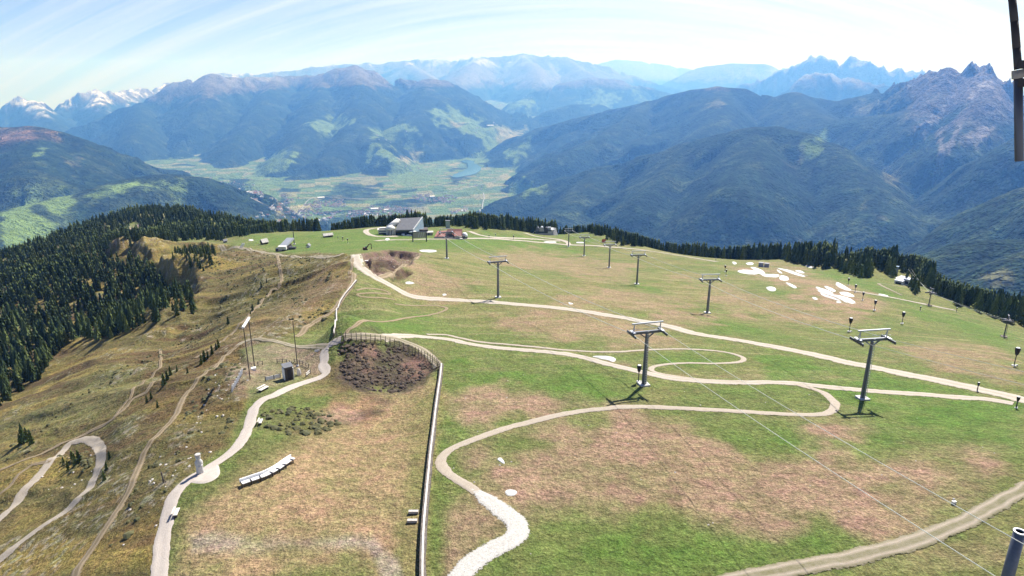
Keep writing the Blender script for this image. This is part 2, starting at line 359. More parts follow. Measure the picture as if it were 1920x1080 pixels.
paint([[(676,476),(730,468),(788,476),(775,495),(735,512),(700,515),(684,500)]], (0.17,0.112,0.088), 0.95, 0.003, 0.006)
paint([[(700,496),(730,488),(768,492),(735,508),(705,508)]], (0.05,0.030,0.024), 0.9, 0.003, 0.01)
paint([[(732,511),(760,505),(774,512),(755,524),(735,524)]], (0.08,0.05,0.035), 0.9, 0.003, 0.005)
paint([[(203,446),(222,434),(245,424),(272,419),(268,430),(240,440),(215,449)]], (0.30,0.22,0.19), 0.95, 0.003, 0.003)
# white stones and scree on the slope
C = mixc(C, (0.34,0.31,0.25), slopeM*sstep(0.62, 0.8, vnoise(NX/0.9, NY/0.9))*sstep(0.1, 0.5, W2+W1)*0.5)
C *= (1+0.16*fbm(NX/1.6, NY/1.6, 3))[..., None]

mg = bpy.data.materials.new('alpine_turf'); mg.use_nodes = True; t = mg.node_tree; b = t.nodes['Principled BSDF']
b.inputs['Roughness'].default_value = 0.95; b.inputs['Specular IOR Level'].default_value = 0.15
at = N(t, 'ShaderNodeAttribute', attribute_name='albedo'); tcn = N(t, 'ShaderNodeTexCoord')
def noise_mix(t, src, scale, lo, hi, detail=6, rough=0.65, stretch=None):
    v = tcn.outputs['Object']
    if stretch:
        mp = N(t, 'ShaderNodeMapping'); mp.inputs['Scale'].default_value = stretch; t.links.new(v, mp.inputs[0]); v = mp.outputs[0]
    n = N(t, 'ShaderNodeTexNoise'); n.inputs['Scale'].default_value = scale; n.inputs['Detail'].default_value = detail; n.inputs['Roughness'].default_value = rough
    t.links.new(v, n.inputs['Vector'])
    mr = N(t, 'ShaderNodeMapRange'); mr.inputs[1].default_value = 0.3; mr.inputs[2].default_value = 0.7; mr.inputs[3].default_value = lo; mr.inputs[4].default_value = hi
    t.links.new(n.outputs['Fac'], mr.inputs[0])
    m = N(t, 'ShaderNodeMixRGB', blend_type='MULTIPLY'); m.inputs[0].default_value = 1; t.links.new(src, m.inputs[1]); t.links.new(mr.outputs[0], m.inputs[2])
    return m.outputs[0], n.outputs['Fac']
c_, f0 = noise_mix(t, at.outputs['Color'], 3.4, 0.55, 1.5, detail=3)
c_, f1 = noise_mix(t, c_, 1.1, 0.66, 1.36)
c_, f2 = noise_mix(t, c_, 0.16, 0.84, 1.16, stretch=(1, 1.7, 1))
# grass tint drifts between yellow and green
nn = N(t, 'ShaderNodeTexNoise'); nn.inputs['Scale'].default_value = 0.42; nn.inputs['Detail'].default_value = 6; nn.inputs['Roughness'].default_value = 0.7; t.links.new(tcn.outputs['Object'], nn.inputs['Vector'])
rr = N(t, 'ShaderNodeValToRGB'); rr.color_ramp.elements[0].position = 0.36; rr.color_ramp.elements[1].position = 0.64; rr.color_ramp.elements[0].color = (0.90, 1.03, 0.86, 1); rr.color_ramp.elements[1].color = (1.09, 0.98, 1.07, 1)
t.links.new(nn.outputs['Fac'], rr.inputs[0])
mm = N(t, 'ShaderNodeMixRGB', blend_type='MULTIPLY'); mm.inputs[0].default_value = 1; t.links.new(c_, mm.inputs[1]); t.links.new(rr.outputs[0], mm.inputs[2])
t.links.new(mm.outputs[0], b.inputs['Base Color'])
bp = N(t, 'ShaderNodeBump'); bp.inputs['Strength'].default_value = 1.0; bp.inputs['Distance'].default_value = 0.9
t.links.new(f1, bp.inputs['Height'])
bp2 = N(t, 'ShaderNodeBump'); bp2.inputs['Strength'].default_value = 0.4; bp2.inputs['Distance'].default_value = 1.0; t.links.new(f2, bp2.inputs['Height']); t.links.new(bp.outputs[0], bp2.inputs['Normal'])
t.links.new(bp2.outputs[0], b.inputs['Normal'])
ground = grid_mesh('ground', NX, NY, NZ, np.concatenate([C, np.ones(C.shape[:2]+(1,), np.float32)], -1), mg); ground['kind'] = 'structure'

# ------------------------------------------------------------------ far mountains and valley
AF, RFG = np.meshgrid(AZF, RF); FX = RFG*np.sin(AF); FY = RFG*np.cos(AF)
def floor_z(R, A):
    z = np.interp(R/1000, [1, 10, 14, 20, 30, 60], [-1240, -1225, -1090, -800, -500, -500])
    return z-np.clip((-A-0.25)*1500, 0, 500)*sstep(12000, 20000, R)-2600*sstep(22500, 27000, R)*sstep(-0.18, -0.34, A)
FLOOR = floor_z(RFG, AF)
HZ = FLOOR.copy()+fbm(FX/900, FY/900, 3)*22
RELIEF = np.zeros_like(HZ)
wx = fbm(FX/1800, FY/1800, 3)*420; wy = fbm(FX/1800+77, FY/1800+31, 3)*420
SEED = [0]
def ridge(pts, s=0.5, r0=60, gul=0.30, lam=900, jag=0, jl=260, spurs=0):
    P = np.array([at_range(px, py, R*1000) for px, py, R in pts]); ridge3(P, s, r0, gul, lam, jag, jl)
    if spurs:                                              # side ribs running down towards the valley
        g_ = np.random.default_rng(int(abs(P[0, 0]))+7); acc = spurs*0.4
        for k in range(len(P)-1):
            a, b_ = P[k], P[k+1]; L = math.hypot(b_[0]-a[0], b_[1]-a[1]); t0 = 0
            while acc < L:
                c = a+(b_-a)*acc/L; n_v = np.array([-(b_[1]-a[1]), b_[0]-a[0]])/L
                if n_v @ c[:2] > 0: n_v = -n_v
                th = g_.uniform(-0.45, 0.45); n_v = np.array([n_v[0]*math.cos(th)-n_v[1]*math.sin(th), n_v[0]*math.sin(th)+n_v[1]*math.cos(th)])
                sl2 = s*g_.uniform(0.62, 0.78); Ls = min((c[2]+1150)/sl2*g_.uniform(0.55, 0.9), 4200)
                if Ls > 350:
                    q = [np.array([c[0]+n_v[0]*d, c[1]+n_v[1]*d, c[2]-70-sl2*d]) for d in np.linspace(60, Ls, 5)]
                    for w_ in q[1:]: w_[:2] += g_.uniform(-0.07, 0.07, 2)*Ls
                    ridge3(np.array(q), s*1.15, 45, gul*0.8, lam*0.6, 0, 260)
                acc += spurs*g_.uniform(0.7, 1.35)
            acc -= L
def ridge3(P, s, r0, gul, lam, jag=0, jl=260):
    """crest through surveyed points (px, py, km); flanks fall at slope s, cut by gullies"""
    SEED[0] += 13.7; sd_ = SEED[0]
    top = P[:, 2].max(); reach = (top+1350)/s*1.15
    m = (FX > P[:, 0].min()-reach) & (FX < P[:, 0].max()+reach) & (FY > P[:, 1].min()-reach) & (FY < P[:, 1].max()+reach)
    if not m.any(): return
    x = FX[m]; y = FY[m]
    best = np.full(x.shape, -1e9); sp = np.zeros(x.shape); dd = np.zeros(x.shape); side = np.zeros(x.shape); L0_ = 0
    for k in range(len(P)-1):
        a, b_ = P[k], P[k+1]; dx, dy = b_[0]-a[0], b_[1]-a[1]; L = math.hypot(dx, dy)+1e-6
        t_ = ((x-a[0])*dx+(y-a[1])*dy)/(L*L); tc_ = np.clip(t_, 0, 1)
        d = np.hypot(x-a[0]-tc_*dx, y-a[1]-tc_*dy)
        h = a[2]+(b_[2]-a[2])*tc_-s*(np.sqrt(d*d+r0*r0)-r0)
        u = h > best; best = np.where(u, h, best); sp = np.where(u, L0_+tc_*L, sp); dd = np.where(u, d, dd)
        cr = np.sign((x-a[0])*dy-(y-a[1])*dx); side = np.where(u, cr, side); L0_ += L
    wxm = wx[m]; wym = wy[m]
    q = sp+side*5000+sd_*777
    env = np.clip(dd/400, 0, 1)
    g = 0
    for lm, am in ((lam*2.1, 0.46), (lam, 0.36), (lam*0.42, 0.26), (lam*0.17, 0.15)):
        v = vnoise((q+wxm*(lm/lam)*0.8+dd*0.18)/lm, dd/(lm*3.2)+sd_)
        g = g+am*(np.abs(v*2-1))
    cut = gul*env*np.minimum(dd*0.72, 1150)*(g-0.15)*2.7
    iso = (fbm(x/340+sd_, y/340, 5)*48+ridged(x/150, y/150, 3)*16)*np.clip(dd/300, 0, 1)
    h = best-cut+iso
    if jag:
        j = ridged(x/jl+sd_, y/jl, 4)
        h = h+jag*(j-0.62)*np.exp(-dd/1300)*1.6
    cur = HZ[m]; k_ = 30.0
    hi = np.maximum(cur, h); dff = np.abs(cur-h); HZ[m] = hi+np.where(dff < k_, (k_-dff)**2/(4*k_), 0)
    RELIEF[m] = np.where(h > cur, best-h, RELIEF[m])

# far pale ranges
ridge([(1090,150,42),(1135,118,42),(1160,112,42),(1200,115,43),(1250,122,43),(1300,131,42),(1345,138,42)], 0.25, 400, 0.2, 2500)
ridge([(1240,152,30),(1290,136,30),(1330,124,30),(1370,119,30),(1430,120,30),(1470,128,30),(1500,150,29)], 0.3, 300, 0.25, 1800)
# the long high divide beyond the valley, snow dusted to the left
ridge([(400,140,30),(480,138,30),(545,134,30),(575,128,30),(600,124,30),(640,122,30),(680,120,30),(730,117,30),(780,112,30),(830,112,30),(850,117,30),(870,111,29),(905,106,28),(940,108,28),(975,102,28),(1010,105,28),(1060,109,28),(1100,117,28),(1140,127,28),(1180,140,28),(1230,158,27),(1280,172,26)], 0.42, 150, 0.4, 1500, 130, 600, spurs=1900)
ridge([(905,106,28),(880,125,25),(860,150,23),(850,175,21)], 0.42, 120, 0.35, 1100, 60, 500)
ridge([(975,102,28),(1000,125,25),(1010,150,22),(990,175,20.5)], 0.42, 120, 0.35, 1100)
ridge([(1060,109,28),(1090,130,25),(1130,150,23)], 0.42, 120, 0.35, 1100)
ridge([(760,115,30),(790,135,26),(830,160,23)], 0.45, 120, 0.35, 1100, 60, 500)
ridge([(940,215,17.5),(975,190,18),(1010,170,19),(1060,155,19.5),(1110,145,20),(1160,150,20),(1210,163,20),(1270,182,19)], 0.35, 200, 0.3, 1300)
ridge([(960,235,13.5),(1000,222,14),(1040,206,14.5),(1075,196,15),(1120,195,15.5),(1170,205,15.5)], 0.3, 200, 0.25, 900)
# jagged limestone group
ridge([(1380,165,21),(1425,150,21),(1465,133,21),(1490,122,21),(1512,112,21),(1522,107,21),(1530,112,21),(1540,106,21),(1552,112,21),(1580,119,21),(1586,121,21),(1593,109,21),(1602,107,21),(1615,112,21),(1630,117,21),(1650,124,21),(1672,129,21),(1682,128,21),(1700,135,21),(1720,133,21),(1750,136,21),(1765,132,21),(1800,150,21)], 0.7, 60, 0.6, 700, 150, 260)
ridge([(1440,180,16),(1480,160,16),(1520,140,16),(1535,134,16),(1550,138,16),(1575,150,16),(1600,146,16),(1640,158,16),(1700,165,16)], 0.55, 80, 0.5, 700, 90, 300)
# far left snow peaks
ridge([(-120,230,20),(-40,215,20),(0,210,20),(15,202,20),(30,186,20),(42,180,20),(60,186,20),(80,194,20),(100,206,20),(112,202,20),(125,190,20.5),(150,177,20.5),(180,173,21),(215,174,21),(250,170,22),(290,166,23),(340,152,25)], 0.75, 50, 0.6, 800, 170, 380, spurs=900)
ridge([(60,190,20),(80,215,17.5),(110,240,16)], 0.6, 80, 0.5, 700, 80, 400); ridge([(180,173,21),(190,200,18.5),(200,225,17)], 0.6, 80, 0.5, 700, 80, 400)
# main left range with bare tops
ridge([(165,262,13.5),(195,236,14),(230,214,14.3),(265,192,14.8),(300,170,15),(330,157,15),(360,150,15),(390,146,15),(396,139,15),(405,146,15),(430,147,15.2),(470,146,15.5),(520,142,16),(570,142,16),(610,139,15.5),(640,128,15),(662,124,15),(690,130,15),(720,142,15),(750,150,15),(790,155,15),(806,148,14.8),(830,150,14.8),(850,163,14.6),(880,180,14.5),(920,196,14.5),(970,212,14.5)], 0.42, 120, 0.42, 1200, 70, 420, spurs=1100)
ridge([(396,139,15),(385,180,13.6),(360,230,12.6),(335,280,11.8)], 0.5, 90, 0.4, 800)
ridge([(520,142,16),(500,180,13.8),(470,225,12.2),(440,270,11.1),(430,300,10.5)], 0.5, 90, 0.4, 800)
ridge([(610,139,15.5),(600,180,13.3),(585,220,11.8),(560,262,10.4),(538,300,9.5)], 0.5, 90, 0.4, 800)
ridge([(265,192,14.8),(262,225,13),(250,265,11.8)], 0.5, 90, 0.4, 800)
ridge([(662,124,15),(675,165,13.1),(680,205,11.8),(670,240,10.8),(640,275,9.9),(600,300,9.3),(568,325,8.9)], 0.42, 130, 0.32, 800)
ridge([(670,240,10.8),(705,262,10.0),(725,295,9.3)], 0.36, 150, 0.3, 600)
ridge([(806,148,14.8),(800,180,13),(790,205,12),(770,230,11.2)], 0.4, 150, 0.3, 700)
ridge([(850,163,14.6),(870,195,13.2),(885,215,12.8)], 0.4, 150, 0.3, 700)
# left foreground hills across the side valley
ridge([(-200,225,8),(-60,230,7.6),(0,239,7.4),(50,238,7.2),(90,246,7),(130,262,6.9),(170,282,6.8),(215,312,6.7),(262,338,6.6)], 0.45, 150, 0.35, 700, spurs=600)
ridge([(50,238,7.2),(60,285,6.2),(45,330,5.4)], 0.45, 120, 0.35, 600); ridge([(130,262,6.9),(150,310,6.1),(150,350,5.5)], 0.45, 120, 0.35, 600)
ridge([(-60,500,3.6),(0,470,3.9),(60,432,4.2),(130,392,4.5),(190,352,4.9),(240,336,5.1),(300,328,5.2),(345,333,5.2),(385,352,5.2),(430,382,5.2),(475,410,5.1)], 0.42, 130, 0.25, 600, spurs=450)
ridge([(-120,420,3.8),(-20,405,4.2),(60,385,4.6),(110,370,4.9)], 0.35, 130, 0.2, 600)
# right: the big wooded ridge and its rocky end
ridge([(905,292,10.5),(940,275,10.6),(970,256,10.7),(1020,238,10.6),(1080,222,10.4),(1150,205,10.2),(1220,190,10),(1260,178,9.8),(1300,168,9.5),(1345,163,9.3),(1390,166,9.2),(1430,178,9.2),(1450,183,9.2),(1490,174,9),(1530,184,9),(1570,190,9),(1600,184,8.8),(1640,176,8.6),(1680,174,8.4)], 0.48, 130, 0.36, 800, spurs=620)
ridge([(1640,178,8.6),(1680,168,8.3),(1715,160,8),(1735,148,7.9),(1752,146,7.8),(1765,136,7.7),(1778,128,7.6),(1792,134,7.6),(1803,148,7.6),(1812,140,7.5),(1824,130,7.4),(1842,129,7.4),(1858,138,7.3),(1880,150,7.3),(1905,166,7.2),(1960,180,7.2),(2060,185,7.2)], 0.85, 40, 0.8, 420, 165, 170, spurs=420)
ridge([(1842,129,7.4),(1850,175,6.6),(1830,225,6.0),(1790,270,5.6)], 0.7, 50, 0.6, 380, 60, 160)
ridge([(1778,128,7.6),(1760,180,7.0),(1730,225,6.5)], 0.7, 50, 0.6, 380, 60, 160)
ridge([(1345,163,9.3),(1360,195,8.4),(1350,225,7.7),(1320,250,7.2)], 0.48, 110, 0.35, 600)
ridge([(1220,190,10),(1180,225,8.9),(1120,260,8.1),(1060,290,7.6)], 0.48, 110, 0.35, 600)
ridge([(1490,174,9),(1530,210,8),(1540,235,7.4)], 0.48, 110, 0.35, 600)
# nearer right spur: crest runs from the valley up to the knoll and down its right shoulder
ridge([(930,388,5.8),(960,370,5.9),(1010,352,6),(1070,332,6.1),(1140,312,6.1),(1220,290,6),(1300,268,5.9),(1370,250,5.8),(1420,240,5.7),(1455,237,5.6),(1500,248,5.5),(1545,268,5.4)], 0.5, 120, 0.34, 600, spurs=420)
ridge([(1545,268,5.4),(1590,310,5),(1620,350,4.6),(1645,400,4.2)], 0.5, 90, 0.3, 450)
ridge([(1420,240,5.7),(1410,300,4.8),(1380,350,4.2)], 0.5, 90, 0.32, 450); ridge([(1300,268,5.9),(1260,325,5.1),(1200,375,4.5)], 0.5, 90, 0.32, 450)
ridge([(1140,312,6.1),(1090,360,5.3),(1040,400,4.8)], 0.5, 90, 0.32, 450)
# right foreground flank
ridge([(2100,200,5),(1980,240,4.9),(1925,262,4.9),(1880,290,4.9),(1830,322,4.8),(1780,352,4.7),(1735,385,4.6),(1690,420,4.4)], 0.5, 100, 0.35, 500, spurs=380)
ridge([(2100,300,3.2),(1980,345,3.3),(1925,372,3.4),(1870,402,3.4),(1800,430,3.4),(1730,452,3.3),(1660,470,3.1)], 0.48, 100, 0.3, 420, spurs=340)
ridge([(2100,420,2.2),(1960,455,2.3),(1880,480,2.35),(1800,500,2.3),(1740,520,2.2)], 0.45, 80, 0.3, 320)
ridge([(1320,220,9),(1440,200,9),(1560,225,7.5),(1660,215,7.2),(1740,200,7)], 0.4, 90, 0.35, 500)
# own mountain falling away below the summit, and the outer rim beyond sight
skirt = -430-(RFG-1250)*0.62
HZ = np.maximum(HZ, skirt+fbm(FX/300, FY/300, 3)*30)
HZ = HZ-sstep(1500, 1250, RFG)*30
FAR = Land(AZF, np.log(RF), HZ)
UF = AF; VF = np.log(RFG)*KV
F1 = fbm(FX/260, FY/260, 4).astype(np.float32); F2 = fbm(FX/90+4, FY/90, 3).astype(np.float32)
slope = np.hypot(*np.gradient(HZ)[::1])*0  # placeholder kept flat
dzr = np.gradient(HZ, axis=0)/np.gradient(RFG, axis=0); dza = np.gradient(HZ, axis=1)/(RFG*(AZF[1]-AZF[0])); slope = np.hypot(dzr, dza)
FOREST = (0.017, 0.031, 0.016); CF = np.zeros(FX.shape+(3,), np.float32)+np.array(FOREST, np.float32)
CF = mixc(CF, (0.036,0.050,0.020), sstep(-0.1, 0.5, F1+F2*0.6)*0.8)
mead = (0.14,0.205,0.06); hay = (0.27,0.245,0.115)
# valley floor
flat = sstep(85, 30, HZ-FLOOR)*sstep(0.20, 0.08, slope)
patch = np.abs(np.sin((np.floor(FX/190+FY/700)*12.9898+np.floor(FY/120-FX/500)*78.233))*43758.5453) % 1.0; 
CF = mixc(CF, mead, flat*0.9)
CF = mixc(CF, hay, flat*sstep(0.66, 0.7, patch)*0.75); CF = mixc(CF, (0.09,0.15,0.05), flat*sstep(0.33, 0.3, patch)*0.7)
CF = mixc(CF, FOREST, flat*sstep(0.42, 0.52, fbm(FX/420+8, FY/420, 3))*0.9)
# above the tree line
tl = HZ+F1*120+F2*40
tl0 = np.interp(RFG/1000, [5, 9, 15, 22, 30], [-170, -170, -230, -420, -200])-np.clip((-AF-0.3)*1400, 0, 420)*sstep(6000, 12000, RFG)
alp = sstep(0, 130, tl-tl0)
CF = mixc(CF, (0.12,0.10,0.07), alp*0.9)
rock = sstep(120, 320, tl-tl0)*np.clip(0.35+slope*0.9, 0, 1)
CF = mixc(CF, (0.21,0.195,0.19), rock)
def fpaint(polys, col, amt, soft=0.004, warp=0.010, nz=0.25):
    for p in polys:
        s_, m = region(FAR, UF, VF, F1*0.6+F2*0.6, p, soft, warp)
        if s_ is None: continue
        CF[s_] = mixc(CF[s_], col, np.clip(m*amt*(1-nz+nz*np.clip(F2[s_]*2+1, 0, 2)), 0, 1))
fpaint([[(-40,480),(-10,400),(60,362),(142,366),(145,402),(105,450),(70,475),(30,490)]], (0.075,0.105,0.045), 0.45, 0.004, 0.008)
# snow on the far summits
paint([[(1290,793),(1400,828),(1560,878),(1720,892),(1850,915),(1850,919),(1720,897),(1560,883),(1400,834)]], (0.25,0.20,0.12), 0.8, 0.002, 0.004)
snow = sstep(0.05, 0.4, ridged(FX/330+50, FY/330, 4)-0.42)*sstep(15000, 16500, RFG)*sstep(-0.28, -0.40, AF)*sstep(-120, 160, HZ-tl0+F1*150)*sstep(1.3, 0.7, slope)
CF = mixc(CF, (0.80,0.81,0.84), snow*0.9)
snow2 = sstep(0.1, 0.35, fbm(FX/420+50, FY/420, 4)+0.1)*sstep(24000, 26000, RFG)*sstep(0.05, -0.02, AF)*sstep(300, 550, HZ)
CF = mixc(CF, (0.7,0.7,0.73), snow2*0.45)
lime = sstep(14500, 15500, RFG)*sstep(0.33, 0.38, AF)*sstep(-200, 100, HZ); CF = mixc(CF, (0.34,0.33,0.33), lime*0.8)
dol = sstep(8600, 8200, RFG)*sstep(0.50, 0.54, AF)*sstep(-420, -160, HZ+F1*160); CF = mixc(CF, (0.125,0.108,0.11), dol*np.clip(0.5+slope*0.5, 0, 1))
fpaint([[(1720,238),(1770,205),(1760,235),(1735,255)],[(1800,258),(1870,232),(1850,252),(1815,262)],[(1757,250),(1765,245),(1768,290),(1760,296)],[(1820,170),(1860,150),(1855,165),(1815,190)],[(1776,270),(1800,235),(1803,240),(1780,280)],[(1830,265),(1850,235),(1852,245),(1835,270)]], (0.27,0.24,0.23), 0.65, 0.002, 0.006)
# meadows and farm clearings on the flanks
fpaint([[(580,232),(620,220),(660,228),(640,240),(590,245)],[(695,242),(740,235),(790,246),(770,258),(740,262),(700,256)],[(683,290),(730,275),(745,285),(720,300),(690,300)],[(735,290),(795,280),(785,295),(745,308)],
        [(728,320),(780,308),(800,310),(770,330),(740,340)],[(780,320),(850,300),(860,310),(800,335)],[(640,362),(690,350),(685,360),(650,372)],
        [(160,370),(200,354),(256,342),(225,354),(190,370)],[(320,349),(338,345),(355,352),(346,361)],[(275,348),(305,342),(300,346)],[(2,432),(40,385),(70,372),(60,392),(30,440),(10,462)],[(80,382),(120,366),(138,384),(125,400),(95,402)],[(10,442),(60,400),(100,420),(105,445),(60,460),(20,470)],[(40,460),(70,460),(60,480),(45,478)],[(60,285),(85,280),(88,292),(65,296)],
        [(500,300),(540,288),(552,292),(540,312),(500,330),(480,345),(470,332)],[(945,285),(990,266),(995,276),(965,294),(945,294)],[(960,345),(1000,342),(1025,350),(985,364),(955,364)],[(920,330),(965,308),(968,316),(940,336)],
        [(805,205),(850,205),(905,222),(900,238),(850,232),(815,228)],[(830,238),(905,232),(930,242),(985,243),(960,262),(920,266),(870,252)],[(900,255),(960,250),(950,265),(910,280)],[(940,190),(985,188),(1010,196),(990,206),(955,202)],[(1190,184),(1240,178),(1236,182),(1205,187)],[(1080,190),(1130,180),(1150,188),(1110,200)],[(1120,170),(1165,178),(1160,190),(1130,182)],[(1180,168),(1200,165),(1195,172)],
        [(520,305),(550,300),(520,330),(505,342)],[(465,325),(510,345),(500,365),(470,360)],[(880,300),(905,292),(915,300),(890,306)],[(735,330),(810,320),(830,340),(760,350)],[(1530,262),(1545,256),(1555,264),(1545,268)],[(1505,270),(1540,275),(1530,285),(1508,280)]], mead, 0.95)
fpaint([[(600,384),(560,396),(520,402),(545,388)],[(745,288),(790,284),(780,296),(750,302)],[(930,246),(985,243),(955,260)],[(670,356),(695,350),(688,358)],[(840,308),(865,303),(855,314)],[(905,345),(960,318),(955,330),(920,350)],[(845,225),(870,230),(855,240)]], hay, 0.85)
fpaint([[(1330,198),(1360,190),(1350,206)],[(1400,465),(1480,440),(1500,455),(1440,475)],[(1620,385),(1640,400),(1655,412),(1640,405)],[(1660,320),(1690,330),(1670,345)],[(1840,520),(1890,505),(1900,535),(1860,545)],[(1440,290),(1500,300),(1480,315)],[(1700,200),(1640,190),(1600,200),(1650,205)],[(120,300),(150,300),(140,330)],[(1640,310),(1690,345),(1700,350),(1660,340)]], (0.10,0.10,0.05), 0.8, 0.005, 0.012)
fpaint([[(-30,262),(0,245),(50,240),(100,250),(60,262),(20,275),(-20,280)]], (0.17,0.11,0.075), 0.9, 0.01, 0.01)
fpaint([[(640,340),(700,350),(720,370),(640,380),(600,372)],[(700,385),(760,370),(830,378),(760,392)],[(840,330),(870,322),(880,335),(850,345)],[(500,366),(530,352),(542,370),(520,384),(494,380)],[(600,412),(700,395),(690,415),(610,422)]], FOREST, 0.85)
CF *= (1+0.22*F2)[..., None]
mf = bpy.data.materials.new('mountain_cover'); mf.use_nodes = True; t = mf.node_tree; b = t.nodes['Principled BSDF']
b.inputs['Roughness'].default_value = 1.0; b.inputs['Specular IOR Level'].default_value = 0.05
at = N(t, 'ShaderNodeAttribute', attribute_name='albedo'); tcn = N(t, 'ShaderNodeTexCoord')
c_, f1 = noise_mix(t, at.outputs['Color'], 0.014, 0.4, 1.65, detail=3, rough=0.7)
c_, f3 = noise_mix(t, c_, 0.055, 0.30, 1.85, detail=2)
c_, f2 = noise_mix(t, c_, 0.0045, 0.6, 1.45, detail=5)
lum = N(t, 'ShaderNodeRGBToBW'); t.links.new(at.outputs['Color'], lum.inputs[0]); soft = M(t, 'MULTIPLY', M(t, 'SUBTRACT', lum.outputs[0], 0.06), 9.0, clamp=True); soft = M(t, 'MULTIPLY', soft, 0.75)      # mown fields are smoother than woods
keep = N(t, 'ShaderNodeMixRGB'); t.links.new(soft, keep.inputs[0]); t.links.new(c_, keep.inputs[1]); t.links.new(at.outputs['Color'], keep.inputs[2]); t.links.new(keep.outputs[0], b.inputs['Base Color'])
bp = N(t, 'ShaderNodeBump'); bp.inputs['Strength'].default_value = 1.0; bp.inputs['Distance'].default_value = 60; t.links.new(f1, bp.inputs['Height'])
bp2 = N(t, 'ShaderNodeBump'); bp2.inputs['Strength'].default_value = 0.7; bp2.inputs['Distance'].default_value = 110; t.links.new(f2, bp2.inputs['Height']); t.links.new(bp.outputs[0], bp2.inputs['Normal'])
bp3 = N(t, 'ShaderNodeBump'); bp3.inputs['Strength'].default_value = 1.0; bp3.inputs['Distance'].default_value = 22; t.links.new(f3, bp3.inputs['Height']); t.links.new(bp2.outputs[0], bp3.inputs['Normal']); bp2 = bp3
t.links.new(bp2.outputs[0], b.inputs['Normal'])
mount = grid_mesh('mountains', FX, FY, HZ, np.concatenate([CF, np.ones(CF.shape[:2]+(1,), np.float32)], -1), mf); mount['kind'] = 'structure'
